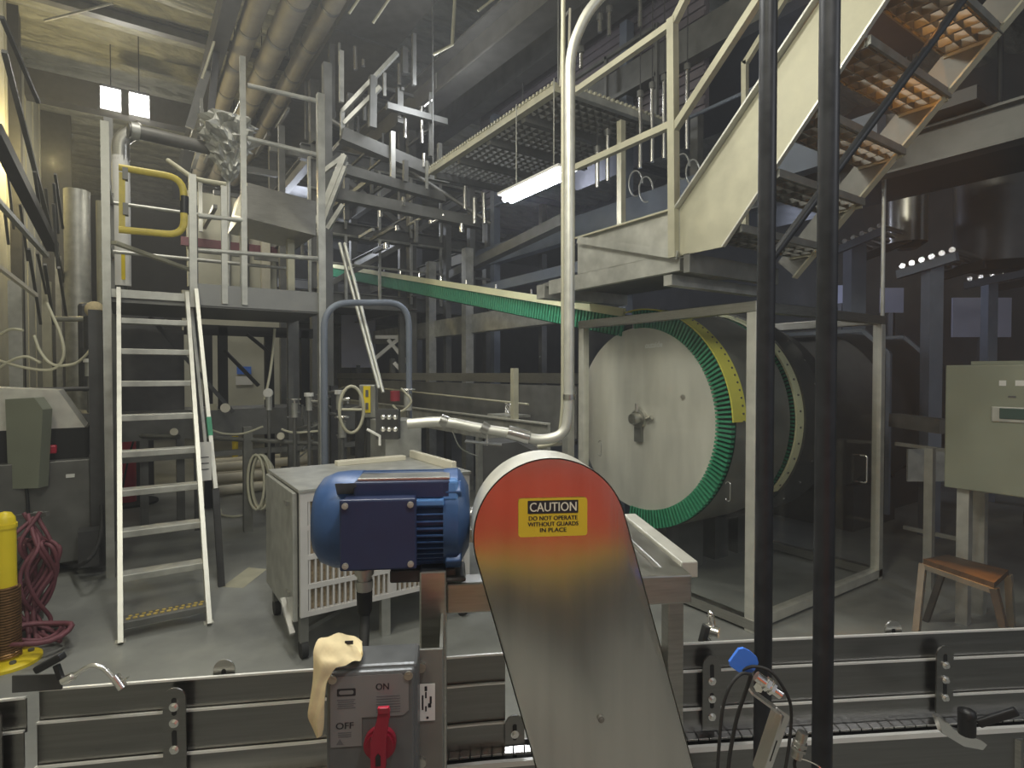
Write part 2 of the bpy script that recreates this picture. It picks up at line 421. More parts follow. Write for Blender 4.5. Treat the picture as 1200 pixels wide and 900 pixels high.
bx0 = fg(399, 600, 1.19).dot(U); bx1 = fg(487, 600, 1.19).dot(U); bz0 = fg(440, 667, 1.19).z; bz1 = fg(440, 586, 1.19).z
tbox = mb().fbox(bx0, bx1, 1.195, 1.30, bz0, bz1, .006)
lid = mb().fbox(bx0-.002, bx1+.002, 1.186, 1.197, bz0-.002, bz1+.002, .004)
tsc = []
for l in (bx0+.010, bx1-.010):
    for z in (bz0+.010, bz1-.010):
        p = F(l, 1.186, z); tsc.append(mb().cyl(p, p-W*.004, .0065, 12).cyl(p-W*.004, p-W*.006, .0035, 6))
top = mb().fbox(fg(420, 560, 1.30).dot(U), fg(528, 560, 1.30).dot(U), 1.235, 1.36, mz+.062, mz+.100, .004)
npl = mb().fbox(fg(422, 555, 1.28).dot(U), fg(527, 555, 1.28).dot(U), 1.245, 1.35, mz+.1003, mz+.106, .001)
ledge = mb().fbox(bx0, lR-.055, 1.222, 1.26, mz+.048, mz+.062, .003)
lug = mb().fbox(lR-.062, lR-.025, 1.235, 1.275, mz+.055, mz+.100, .006)
vent = mb().ob(F(lL+.083, mw-.088, mz+.082), U*.022, (UP*.6-W*.5).normalized()*.022, (UP*.7-W*.7).normalized()*.003, .002)
shaft = mb().cyl(MX(lR-.004), MX(lR+.05), .02, 16)
foot = mb().fbox(lL+.17, lR-.03, 1.26, 1.40, mz-.128, mz-.10, .004)
gland = mb()
gp = fg(427, 669, 1.235)
gx = gp.dot(U); 
gland.lathe(F(gx, 1.235, bz0-.062), UP, [(0,0),(.016,0),(.018,.012),(.018,.024),(.015,.026),(.015,.034),(.020,.036),(.020,.05),(.016,.052),(.016,.066),(0,.066)], 10)
cab = mb().tube(spline([F(gx, 1.235, bz0-.05), F(gx, 1.235, bz0-.10), F(gx+.002, 1.22, bz0-.14), F(gx+.004, 1.16, bz0-.185), F(gx+.004, 1.05, 1.236)], 8), .0105, 12)
cab.lathe(F(gx, 1.235, bz0-.115), UP, [(.0105,0),(.016,.015),(.017,.055),(0,.055)], 12)
thing('electric_motor', 'blue finned electric motor with dark terminal box, left of the round-topped guard', 'motor',
      [('fan_cowl', cowl, 'motor', [('vent_cover', vent, 'galv_dark')]), ('housing', body, 'motor', [('cooling_fins', fins, 'motor')]), ('end_bell', bell, 'motor'), ('terminal_box', tbox, 'motor_dark', [('cover', lid, 'motor_dark')] + each('screw', tsc, 'galv')),
       ('capacitor_box', top, 'motor_dark', [('nameplate', npl, 'stainless', 'silver strip along the top')]), ('ledge', ledge, 'motor_light', None, 'lighter blue ledge'), ('lifting_lug', lug, 'motor_light'), ('shaft', shaft, 'stainless'), ('foot', foot, 'steel_dark'),
       ('cable_gland', gland, 'galv', None, 'metal gland under the terminal box'), ('power_cable', cab, 'rubber', None, 'black cable going down to the switch box')])
# frame behind guard
fz1 = fg(540, 681, 1.30).z; fz0 = fg(540, 716, 1.30).z
pl_ = fg(491, 700, 1.22).dot(U); pr_ = fg(523, 700, 1.22).dot(U)
fr_l = fg(806, 690, 1.31).dot(U)
ztop = fg(790, 672, 1.30).z
fr = []
fr.append(('post', mb().fbox(pl_, pr_, 1.235, 1.30, 0, fg(500, 669, 1.24).z, .004), 'stainless'))
fr.append(('flange', mb().fbox(pl_-.004, pl_+.052, 1.075, 1.082, .70, fg(500, 757, 1.09).z+.0, .001), 'galv_dark', [('bolt', mb().cyl(F(pl_+.012, 1.075, 1.20), F(pl_+.012, 1.066, 1.20), .009, 12), 'stainless'), ('bolt', mb().cyl(F(pl_+.012, 1.075, 1.02), F(pl_+.012, 1.066, 1.02), .009, 12), 'stainless')]))
fr.append(('web', mb().fbox(pl_+.046, pl_+.052, 1.08, 1.24, .70, fg(500, 757, 1.09).z), 'galv_dark'))
fr.append(('crossbar', mb().fbox(pr_, fr_l, 1.285, 1.345, fz0, fz1, .004), 'stainless'))
fr.append(('end_leg', mb().fbox(fr_l-.028, fr_l+.012, 1.36, 1.41, 0, ztop-.004, .003), 'stainless'))
fr.append(('side_bar', mb().fbox(fr_l-.055, fr_l-.0, 1.30, 1.85, ztop-.06, ztop, .004), 'stainless'))
fr.append(('side_bar', mb().fbox(fr_l-.0+.004, fr_l+.048, 1.36, 1.85, ztop-.035, ztop+.006, .003), 'alu'))
fr.append(('tray', mb().fbox(fr_l-.20, fr_l-.056, 1.32, 1.84, ztop-.03, ztop-.012), 'stainless'))
fr.append(('leg', mb().fbox(fr_l-.05, fr_l-.01, 1.80, 1.84, 0, ztop-.06), 'stainless'))
fr.append(('leg', mb().fbox(pl_, pl_+.04, 1.80, 1.84, 0, ztop-.06), 'stainless'))
fr.append(('crossbar', mb().fbox(pl_, fr_l-.01, 1.80, 1.84, ztop-.06, ztop-.02), 'stainless'))
fr.append(('side_bar', mb().fbox(pl_, pl_+.04, 1.30, 1.80, ztop-.06, ztop-.02), 'stainless'))
bl_ = mb().fbox(fg(492, 665, 1.28).dot(U), fg(530, 665, 1.28).dot(U)+.03, 1.25, 1.36, fg(500, 684, 1.25).z+.012, mz-.128, .006)
fr.append(('mounting_block', bl_, 'steel_dark'))
thing('machine_stand', 'square stainless tube frame carrying the blue motor and the round-topped guard', 'machine frame', fr)
# sticker on flange
sl2 = fg(501, 823, 1.073); s_l, s_z = sl2.dot(U), sl2.z
st = mb().prism(rrect(s_l, s_z, .028, .070, .001, 1.0735), -W*.0006)
tx = mb().cyl(F(s_l, 1.0728, s_z-.029), F(s_l, 1.0724, s_z-.029), .0025, 10)
for dl, dz, w_, h_ in ((-.003,.026,.005,.009), (-.003,.014,.003,.012), (.006,.004,.004,.014), (.004,-.006,.006,.008), (-.009,.0,.003,.028), (-.003,-.012,.003,.010)): tx.prism(rrect(s_l+dl, s_z+dz, w_, h_, .0008, 1.0729, 2), -W*.0003)
thing('label_sticker', 'small white printed sticker on the dark flange right of the grey switch box', 'sticker', [('paper', st, 'white'), ('print', tx, 'ink', None, 'tiny black print')])
# switch box
sw = .98
s0 = fg(383, 850, sw).dot(U); s1 = fg(486, 850, sw).dot(U); sz1 = fg(430, 787, sw).z; sz0 = sz1-.235
parts = [('enclosure', mb().fbox(s0-.004, s1+.004, sw+.012, sw+.09, sz0-.004, sz1+.004, .006), 'box_grey')]
corner = []
for l in (s0+.010, s1-.010):
    for z in (sz1-.010, sz0+.010):
        corner.append(mb().cyl(F(l, sw, z), F(l, sw-.003, z), .0075, 14).cyl(F(l, sw-.003, z), F(l, sw-.004, z), .004, 6))
parts.append(('cover', mb().fbox(s0, s1, sw, sw+.014, sz0, sz1, .005), 'box_grey', each('screw', corner, 'stainless')))
kx = fg(446, 868, sw).dot(U); kz = fg(446, 868, sw).z
ps = fg(424, 840, sw); 
pl1 = mb().prism([F(l, sw-.0004, z) for l, z in ((s0+.006, sz1-.022), (s0+.016, sz1-.006), (s1-.022, sz1-.006), (s1-.010, sz1-.018), (s1-.010, sz1-.070), (s1-.020, sz1-.078), (s0+.058, sz1-.078), (s0+.058, sz1-.126), (s0+.006, sz1-.126))], -W*.0006)
onp = fg(448, 804, sw); offp = fg(404, 850, sw); lgp = fg(406, 811, sw)
wt = mb().text('ON', F(onp.dot(U), sw-.0014, onp.z), U, UP, .0215, .011).text('ON', F(onp.dot(U)+.0006, sw-.00142, onp.z), U, UP, .0215, .011)
wt.text('OFF', F(offp.dot(U), sw-.0014, offp.z), U, UP, .029, .011).text('OFF', F(offp.dot(U)+.0006, sw-.00142, offp.z), U, UP, .029, .011)
lg = mb().prism(rrect(lgp.dot(U), lgp.z, .031, .013, .002, sw-.0011), -W*.0002)
lg2 = mb().prism(rrect(lgp.dot(U), lgp.z, .024, .007, .003, sw-.00135), -W*.0002)
fine = []
for i in range(5):
    z = lgp.z-.013-.0034*i
    fine.append(mb().prism(rrect(lgp.dot(U)+random.uniform(-.001,.001), z, .030-.004*(i % 2), .0016, .0004, sw-.0011, 2), -W*.0002))
for i in range(7):
    fine.append(mb().prism(rrect(onp.dot(U)+.010, onp.z-.017-.0045*i, .040, .0014, .0004, sw-.0011, 2), -W*.0002))
for i in range(3):
    fine.append(mb().prism(rrect(offp.dot(U), offp.z-.012-.0034*i, .022, .0016, .0004, sw-.0011, 2), -W*.0002))
fine.append(mb().prism([F(offp.dot(U)-.008+x, sw-.0011, offp.z-.032+z) for x, z in ((-.006,0),(.006,0),(0,.010))], -W*.0002))
parts.append(('face_label', pl1, 'plate_grey', [('lettering', wt, 'ink', 'black ON and OFF letters'), ('logo', lg, 'ink'), ('logo_oval', lg2, 'plate_grey')] + each('print_line', fine, 'ink_grey')))
hb = mb().cyl(F(kx, sw, kz), F(kx, sw-.012, kz), .027, 28).cyl(F(kx, sw-.012, kz), F(kx, sw-.018, kz), .0235, 28)
lv = mb(); lt = fg(449, 817, sw-.03)
q = lt.dot(U)-kx; 
lv.prism([F(kx+x, sw-.018, kz+z) for x, z in ((-.012,-.026),(.012,-.026),(.0125,.018),(.011+q*.8,.052),(.0105+q,.066),(-.0085+q,.066),(-.009+q*.8,.052),(-.0125,.018))], -W*.016)
tip = mb().ob(F(kx+q+.001, sw-.030, kz+.066), U*.0095, (UP*.9-W*.35).normalized()*.013, W*.004, .002)  # light catching the lever end is painted in as a brighter red
hole = mb().prism([F(kx+x, sw-.0345, kz+z) for x, z in ((-.004,-.020),(.004,-.020),(.004,-.004),(0,.001),(-.004,-.004))], -W*.0006)
parts.append(('rotary_handle', hb, 'wine', [('lever', lv, 'wine'), ('lever_tip', tip, 'red'), ('lock_hole', hole, 'black')], 'red handle'))
thing('safety_switch', 'grey safety switch box with red rotary handle marked ON and OFF', 'switch box', parts)
# rag over the left top corner of the switch box
rg = mb()
prof = [fg(424, 752, 1.05), fg(408, 744, 1.04), fg(392, 743, 1.01), fg(376, 748, .99), fg(368, 760, .972), fg(367, 785, .968), fg(364, 815, .968), fg(361, 840, .97), fg(370, 862, .972)]
wid = [fg(425, 765, 1.0), fg(424, 770, 1.0), fg(419, 775, .985), fg(405, 779, .972), fg(390, 786, .962), fg(383, 800, .962), fg(380, 822, .962), fg(379, 845, .964), fg(377, 863, .968)]
A1 = spline(prof, 4); A2 = spline(wid, 4); n = len(A1); K = 8; vs = []
for i in range(n):
    for k in range(K+1):
        t = k/K; p = A1[i].lerp(A2[i], t); vs.append(p + W*-.004*math.sin(t*math.pi) + (UP*.5-W*.5)*.0035*math.sin(t*9+i*.5) + UP*.002*math.sin(i*1.1+t*4))
fs = [(i*(K+1)+k, i*(K+1)+k+1, (i+1)*(K+1)+k+1, (i+1)*(K+1)+k) for i in range(n-1) for k in range(K)]
rg.add(vs, fs, True); rg.add([v + W*.005 - UP*.002 for v in vs], fs, True)
wn = len(vs); bd = [i*(K+1) for i in range(n)] + [(n-1)*(K+1)+k for k in range(1, K+1)] + [i*(K+1)+K for i in range(n-2, -1, -1)] + [k for k in range(K-1, 0, -1)]
rg.add(vs+[v + W*.005 - UP*.002 for v in vs], [(bd[i], bd[(i+1) % len(bd)], bd[(i+1) % len(bd)]+wn, bd[i]+wn) for i in range(len(bd))], True)
tag_ = mb().ob(fg(409, 753, 1.005), U*.007, UP*.003, W*.001)
thing('rag', 'cream cloth rag draped over the left corner of the grey switch box', 'rag', [('cloth', rg, 'rag'), ('tag', tag_, 'ink', None, 'small black printed tag')])
# ================================================================ black pipes
def pole(px, d, r, z0, z1, label):
    p = at(px, 437, d); m_ = mb().cyl((p.x, p.y, z0), (p.x, p.y, z1), r, 20)
    return p, m_
p, m_ = pole(897, 1.32, .0195, .0, 7.9, '')
co = mb()
for z in (2.25,): co.cyl((p.x, p.y, z), (p.x, p.y, z+.05), .0225, 20)
thing('support_pipe', 'thinner black vertical pipe, the left of the two in front of the clear cage', 'pipe', [('pipe', m_, 'black_pipe'), ('base_flange', mb().cyl((p.x, p.y, 0), (p.x, p.y, .012), .05, 20), 'black_pipe')])
p, m_ = pole(968, 1.10, .0185, .0, 7.9, '')
thing('support_pipe', 'nearest black vertical pipe, the right of the two in front of the clear cage', 'pipe', [('pipe', m_, 'black_pipe'), ('base_flange', mb().cyl((p.x, p.y, 0), (p.x, p.y, .012), .05, 20), 'black_pipe')])
# ================================================================ sensors on bracket
d0 = 1.0
brk = mb()
P = lambda px, py, d=d0: at(px, py, d)
def plate(m_, pts, th=.003): return m_.prism(pts, FW*th)
brk.bar(P(878,808), P(911,832), .030, .004, up=(P(911,832)-P(878,808)).cross(FW))
a1, a2 = P(912,832), P(888,905)
brk.bar(a1, a2, .004, .036, up=FW)
brk.prism([P(911,829), P(926,840), P(903,905), P(888,905)], FW*.003)
slot = mb().prism([P(908,868,.999), P(911,868,.999), P(903,892,.999), P(899,892,.999)], -FW*.0006)
thing('sensor_bracket', 'bent stainless bracket holding a sensor, under the blue tag', 'bracket', [('plate', brk, 'edge_steel'), ('slot', slot, 'black'), ('nut', mb().cyl(P(889,806,.99), P(889,806,.975), .008, 6), 'edge_steel')])
s_ = mb(); a, b_ = P(886,792,.975), P(915,814,.965)
s_.cyl(a, b_, .0085, 16)
dr = (b_-a).normalized()
s_.cyl(a+dr*.018, a+dr*.024, .0125, 6); s_.cyl(a+dr*.028, a+dr*.033, .0125, 6)
tg = mb().prism([P(x,y,.97) for x, y in ((866,761),(872,760),(880,764),(887,770),(889,777),(884,786),(878,791),(866,788),(856,781),(855,776))], FW*.006)
cb = mb().tube(spline([P(880,790,.965), P(868,790,.955), P(855,805,.95), P(847,830,.95), P(843,870,.95), P(840,915,.95)], 8), .0028, 8)
cb2 = mb().tube(spline([P(870,785,.972), P(884,781,.965), P(903,787,.96), P(918,806,.96), P(927,830,.965), P(925,870,.97), P(918,915,.97)], 8), .0028, 8)
cb3 = mb().tube(spline([P(880,792,.97), P(874,810,.975), P(864,840,.98), P(856,880,.985), P(852,915,.985)], 8), .0035, 8)
thing('proximity_sensor', 'threaded metal sensor with blue tag and black cable loops on the bent bracket', 'sensor', [('barrel', s_, 'edge_steel'), ('tag', tg, 'blue', None, 'bright blue tag'), ('cable', cb, 'rubber'), ('cable', cb2, 'rubber'), ('cable', cb3, 'rubber')])
s2 = mb(); a, b_ = P(941,858,1.0), P(933,888,1.0); s2.cyl(a, b_, .009, 16); dr = (b_-a).normalized()
s2.cyl(a+dr*.018, a+dr*.024, .013, 6); s2.cyl(a+dr*.028, a+dr*.033, .013, 6); 
cb = mb().tube(spline([b_, P(931,896), P(935,915)], 6), .003, 8); cb4 = mb().tube(spline([b_, P(948,892,.99), P(962,900,.98), P(975,915,.98)], 6), .0012, 6)
thing('proximity_sensor', 'small threaded metal sensor hanging low between the two black pipes', 'sensor', [('barrel', s2, 'stainless'), ('cable', cb, 'rubber'), ('wire', cb4, 'edge_steel')])
# clamp lever at right
cf = mb(); cf.prism([at(x,y,1.50) for x, y in ((1098,840),(1105,841),(1118,855),(1150,868),(1157,873),(1152,879),(1130,875),(1105,860))], FW*.02)
lv = mb().bar(at(1146,848,1.48), at(1192,833,1.44), .016, .020, bev=.004); kn = mb().cyl(at(1133,833,1.47), at(1133,860,1.47), .020, 14)
kn.ball(at(1135,838,1.465), .018)
thing('clamp_lever', 'black clamping lever with steel foot on the right guide rail bracket', 'clamp', [('foot', cf, 'edge_steel'), ('hub', kn, 'black'), ('lever', lv, 'black')])
for (bp, lab) in (((1163,755), 0),): pass
# knob clamp at left
kd = 1.33
rod = mb().tube(spline([at(78,800,kd), at(92,788,kd), at(108,780,kd), at(122,784,kd), at(133,795,kd), at(138,801,kd)], 6), .0055, 10)
kb = mb().bar(at(43,785,kd), at(74,768,kd), .022, .018, bev=.005); kb.bar(at(66,779,kd), at(72,796,kd), .012, bev=.002)
pl = mb().prism([at(x,y,kd+.01) for x, y in ((14,792),(72,790),(72,808),(14,812))], FW*.004)
fer = [mb().cyl(at(74,798,kd), at(86,792,kd), .010, 12), mb().cyl(at(134,792,kd), at(144,806,kd), .011, 12)]
wing = mb().bar(at(140,800,kd), at(150,794,kd), .010, .003)
thing('rail_clamp', 'black T-handled clamp with curved steel rod at the left end of the rails', 'clamp', [('handle', kb, 'black'), ('rod', rod, 'edge_steel'), ('plate', pl, 'steel_dark'), ('wing', wing, 'edge_steel')] + each('ferrule', fer, 'edge_steel'))
# small fitting near end leg (832,730)
ft = mb().cyl(at(833,722,1.68), at(834,734,1.68), .011, 10).ball(at(833,719,1.68), .009).cyl(at(826,737,1.68), at(842,742,1.66), .016, 12).cyl(at(823,744,1.68), at(830,753,1.68), .012, 12)
thing('pipe_fitting', 'small chrome valve fitting between the drive frame and the clear cage', 'fitting', [('valve_body', ft, 'edge_steel'), ('nut', mb().cyl(at(828,733,1.67), at(823,752,1.67), .014, 6), 'steel_dark')])
# ================================================================ crossover ladder and platform at left
LX0, LX1 = -.045, .44
LA = V((0, 4.45, 0)); LB = V((0, 5.95, 2.46)); ld = (LB-LA).normalized()
def X(x, p): return V((x, p[1], p[2]))
parts = []
for x in (LX0-.012, LX1+.012):
    m_ = mb().bar(X(x, LA), X(x, LB), .03, .085, up=(0,-ld.z,ld.y)); m_.bar(X(x, LA)-V((0,0,-.004)), X(x, LA)+V((0,.06,.004)), .06, .008)
    parts.append(('stringer', m_, 'alu'))
for k in range(9):
    z = .115+.262*k; t = z/2.46; y = 4.45+1.5*t
    tr = mb().box(LX0, LX1, y-.02, y+.11, z-.045, z, .003)
    if k == 0:
        t2 = mb()
        for i in range(12):
            x = LX0+.03+i*(LX1-LX0-.06)/11; t2.cyl((x, y+.03, z), (x, y+.03, z+.006), .014, 8); t2.cyl((x+.012, y+.075, z), (x+.012, y+.075, z+.006), .012, 8)
        parts.append(('tread', tr, 'steel_mid', [('grip_studs', t2, 'gold', 'worn yellow grip studs')]))
    else: parts.append(('tread', tr, 'galv'))
thing('crossover_ladder', 'steep aluminium ladder of nine treads with a worn yellow lowest tread', 'ladder', parts)
def post(p, q, w_=.05, m='galv'): return mb().bar(p, q, w_, w_*.9)
parts = []
Y0 = 5.95
def px_post(px, y, z0, z1, w_=.05, mm='galv'):
    p = ay(px, 437, y); return ('post', mb().bar((p.x, y, z0), (p.x, y, z1), w_, w_), mm)
parts.append(('deck', mb().box(-.12, 1.66, 6.0, 7.3, 2.36, 2.41), 'steel_mid'))
pp = ay(235, 333, 6.0)
parts.append(('toe_plate', mb().box(.53, 1.64, 5.985, 6.0, 2.375, 2.575), 'toe'))
parts.append(('edge_beam', mb().box(-.12, .5, 5.97, 6.0, 2.40, 2.47), 'galv'))
parts.append(('leg', mb().box(-.17, -.11, 5.93, 5.99, 0, 3.87), 'galv', None, 'tall left leg'))
parts.append(('leg', mb().box(.475, .535, 5.93, 5.99, 2.35, 3.55), 'galv'))
parts.append(('leg', mb().box(1.63, 1.70, 5.96, 6.03, 0, 4.60), 'galv', None, 'tall right leg'))
parts.append(('leg', mb().box(.91, .96, 5.96, 6.0, 2.4, 4.75), 'galv'))
parts.append(('leg', mb().box(.74, .79, 5.96, 6.0, 2.4, 3.52), 'galv'))
parts.append(('leg', mb().box(-.15, -.10, 7.2, 7.26, 0, 3.6), 'steel_mid'))
parts.append(('leg', mb().box(1.60, 1.66, 7.2, 7.26, 0, 3.6), 'steel_mid'))
parts.append(('leg', mb().box(.60, .66, 7.2, 7.26, 0, 3.6), 'steel_dark'))
def hr(px0, py0, px1, py1, r=.022, y=5.97, mm='galv'): return ('handrail', mb().tube([ay(px0, py0, y), ay(px1, py1, y)], r, 10), mm)
parts.append(('handrail', mb().tube(fillet([ay(197, 188, 6.6), ay(228, 210, 5.97), ay(265, 216, 5.97)], .1), .022, 10), 'galv_light'))
parts.append(hr(232, 253, 284, 258)); parts.append(hr(232, 293, 372, 303)); parts.append(hr(290, 100, 370, 118)); parts.append(hr(290, 162, 370, 181))
for (z) in (3.0, 3.5): parts.append(('handrail', mb().tube([V((-.12, 7.2, z)), V((1.63, 7.2, z))], .02, 8), 'galv'))
for (z) in (2.95, 3.5): parts.append(('handrail', mb().tube([V((-.14, 5.97, z-.05)), V((-.12, 7.2, z))], .02, 8), 'galv'))
parts.append(('brace', mb().bar(ay(133, 284, 5.97), ay(228, 318, 7.0), .05, .03), 'galv_light'))
parts.append(('brace', mb().bar((1.0, 7.23, 1.3), (.2, 7.23, 2.35), .04), 'steel_dark'))
thing('access_platform', 'raised steel platform at the ladder top, with handrails and shiny toe plate', 'platform', parts)
thing('ladder_rail', 'pale aluminium rail pair with a green band, leaning right of the ladder', 'ladder rail',
      [('rail', mb().bar((.52, 5.9, 2.5), (.60, 5.35, .78), .03, .07), 'alu'), ('rail', mb().bar((.50, 6.2, 2.45), (.60, 6.0, 1.0), .025, .05), 'alu'), ('green_band', mb().bar(V((.52,5.9,2.5)).lerp(V((.60,5.35,.78)), .66), V((.52,5.9,2.5)).lerp(V((.60,5.35,.78)), .75), .036, .078), 'green', None, 'green band'),
       ('foot', mb().bar((.60,5.35,.78), (.62,5.2,0), .05, .05), 'steel_dark'), ('notice', mb().ob(V((.52, 5.33, 1.02)), V((.05,0,0)), V((0,.004,0)), V((0,0,.16))), 'white', None, 'white notice sheet'), ('print_line', mb().box(.49, .55, 5.322, 5.326, 1.0, 1.008).box(.49, .55, 5.322, 5.326, 1.05, 1.058).box(.49, .55, 5.322, 5.326, .95, .958), 'ink_grey')])
# yellow gate
y = 5.93
g = fillet([ay(139, 196, y), ay(215, 209, y), ay(216, 276, y), ay(139, 269, y)], .14)
thing('safety_gate', 'yellow tubular swing gate at the top of the ladder', 'safety gate', [('loop', mb().tube(g, .030, 12), 'rail_yellow'), ('hinge_bar', mb().bar(ay(143, 202, y), ay(143, 266, y), .045, .02), 'rail_yellow'), ('clamp', mb().box(-.02, .02, 5.9, 5.97, 3.10, 3.20).box(-.02, .02, 5.9, 5.97, 3.40, 3.50), 'steel_mid'), ('grip', mb().tube([ay(216, 230, y), ay(216, 250, y)], .034, 12), 'black')])
p = at(143, 300, 6.4)
thing('insulated_column', 'white insulated vertical pipe with a yellow marker, behind the yellow gate', 'pipe', [('jacket', mb().cyl((p.x, p.y, 2.72), (p.x, p.y, 4.15), .085, 24), 'white'), ('marker', mb().ob(V((p.x, p.y, 2.92))-(V((p.x,p.y,0))-V((0,0,0))).normalized()*.086, RT*.032, FW*.003, UP*.14), 'yellow', None, 'yellow lettered marker'), ('elbow', mb().tube(spline([V((p.x, p.y, 4.1)), V((p.x+.02, p.y, 4.35)), V((p.x+.2, p.y, 4.52))], 6), .085, 20), 'stainless'), ('base', mb().cyl((p.x, p.y, 2.415), (p.x, p.y, 2.72), .05, 16), 'steel_mid')])
# box hopper above platform
bxp = [ay(283, 254, 6.05), ay(370, 276, 6.05), ay(370, 236, 6.35), ay(291, 214, 6.35)]
ho = mb().prism(bxp, V((0,.9,.02)))
thing('chute_box', 'shiny sloped sheet-metal box hanging above the platform railing', 'chute', [('shell', ho, 'stainless'), ('end_plate', mb().prism([ay(275,252,6.1), ay(284,254,6.04), ay(290,214,6.34), ay(284,224,6.5)], V((-.004,.0,0))), 'galv_light'), ('support_leg', mb().box(1.45,1.52,6.5,6.57,2.41,3.3), 'galv_light'), ('support_leg', mb().box(.98,1.03,6.5,6.55,2.41,3.3), 'galv')])
# fan pleated sleeve on pipe
p0, p1 = at(150, 152, 6.3), at(262, 178, 7.0)
thing('overhead_pipe', 'grey insulated pipe running from the white column to the crumpled sleeve', 'pipe', [('pipe', mb().tube([p0, p1], .075, 16), 'duct'), ('joint', mb().cyl(p0.lerp(p1,.02), p0.lerp(p1,.1), .092, 16), 'galv')])
sl_ = mb(); cs = at(268, 158, 6.9)
vs = []; fs = []; K = 40
for i in range(15):
    t = i/14; r0 = .30*(1-t)**.7+.02 if i > 5 else .24+.03*(i % 2)
    z = cs.z+.18-.052*i
    for k in range(K):
        a = 2*math.pi*k/K; rr = r0*(1+.16*math.sin(7*a+i*2.1)+.08*random.uniform(-1,1))*(1+.12*(i % 2))
        vs.append(V((cs.x+rr*math.cos(a), cs.y+rr*math.sin(a), z+.02*math.sin(5*a+i))))
for i in range(14):
    for k in range(K): fs.append((i*K+k, i*K+(k+1)%K, (i+1)*K+(k+1)%K, (i+1)*K+k))
sl_.add(vs, fs); sl_.add(vs[:K], [list(range(K))])
thing('crumpled_sleeve', 'crumpled grey flared sleeve hanging at the end of the overhead pipe', 'sleeve', [('cloth', sl_, 'galv'), ('strap', mb().tube([at(266,150,6.9), at(286,108,6.9)], .012), 'edge_steel'), ('drain_pipe', mb().tube([at(268,196,6.9), at(268,335,6.9)], .02), 'galv'), ('drain_pipe', mb().tube([at(289,165,6.8), at(268,200,6.9)], .015), 'galv')])
# ================================================================ hoop rail
hp = fillet([V((1.38,4.9,0)), V((1.38,4.9,2.34)), V((2.15,4.9,2.40)), V((2.15,4.9,0))], .22, 10)
thing('hoop_rail', 'dark grey tubular hoop standing behind the blue motor', 'guard rail', [(None, mb().tube(hp, .028, 14), 'steel_blue')])
# ================================================================ filter cabinet
BX0, BX1, BY0, BY1, BZ0, BZ1 = .85, 2.02, 3.55, 4.42, .27, 1.05
parts = []
parts.append(('casing', mb().box(BX0+.01, BX1-.01, BY0+.05, BY1-.01, BZ0+.04, BZ1-.02), 'galv'))
parts.append(('lid', mb().box(BX0-.01, BX1+.01, BY0-.01, BY1+.01, BZ1-.02, BZ1, .003), 'galv'))
fr_ = mb()
fr_.box(BX0, BX0+.045, BY0, BY0+.03, BZ0, BZ1-.02).box(BX1-.045, BX1, BY0, BY0+.03, BZ0, BZ1-.02)
fr_.box(BX0+.045, BX1-.045, BY0, BY0+.03, BZ1-.08, BZ1-.02).box(BX0+.045, BX1-.045, BY0, BY0+.03, BZ0, BZ0+.03)
fr_.box((BX0+BX1)/2-.03, (BX0+BX1)/2+.03, BY0+.002, BY0+.03, BZ0+.03, BZ1-.08)
for z in (.45, .63, .81): fr_.box(BX0+.045, BX1-.045, BY0, BY0+.02, z-.015, z+.015)
sl_ = mb(); nsl = 30
for i in range(nsl):
    x = BX0+.055+i*(BX1-BX0-.11)/(nsl-1); sl_.box(x-.006, x+.006, BY0+.004, BY0+.03, BZ0+.03, BZ1-.08)
parts.append(('front_frame', fr_, 'frame_white', [('louvre', sl_, 'frame_white')]))
pf = mb()
for i in range(34):
    x = BX0+.05+i*(BX1-BX0-.10)/33
    pf.prism([V((x-.016, BY0+.034, BZ0+.03)), V((x, BY0+.060, BZ0+.03)), V((x+.016, BY0+.034, BZ0+.03))], (0,0,BZ1-.11-BZ0))
parts.append(('filter_media', pf, 'filter', None, 'dusty brown pleated filter'))
parts.append(('side_door', mb().box(BX0-.03, BX0, BY0+.06, BY1, BZ0-.04, BZ1-.03, .004), 'galv', [('latch', mb().box(BX0-.05, BX0-.03, BY0+.12, BY0+.18, BZ0+.1, BZ0+.13), 'stainless'), ('latch', mb().box(BX0-.05, BX0-.03, BY0+.12, BY0+.18, BZ1-.12, BZ1-.09), 'stainless'), ('catch', mb().bar((BX0-.05, BY0+.25, .32), (BX0-.04, BY0+.04, .17), .03, .02), 'edge_steel')]))
for x in (BX0+.03, BX1-.03):
    for y in (BY0+.06, BY1-.05):
        parts.append(('leg', mb().box(x-.025, x+.025, y-.025, y+.025, .10, BZ0+.04), 'galv_dark', [('caster', mb().cyl((x-.02, y, .055), (x+.02, y, .055), .055, 18), 'rubber')]))
parts.append(('leg', mb().box(1.38, 1.44, BY0+.05, BY0+.1, 0, BZ0+.04), 'galv'))
parts.append(('lower_brace', mb().bar((BX0+.03, BY0+.07, .16), (BX1-.03, BY1-.07, .16), .03), 'galv_dark'))
parts.append(('top_strip', mb().box(1.30, 1.85, BY1-.14, BY1-.06, BZ1, BZ1+.035, .004), 'cream', None, 'cream strip lying along the back of the lid'))
parts.append(('top_strip', mb().box(1.93, 1.97, BY0+.1, BY1-.02, BZ1, BZ1+.06, .004), 'cream', None, 'cream upstand along the right edge'))
thing('filter_cabinet', 'galvanised filter cabinet with white slotted front, behind the blue motor', 'filter cabinet', parts)
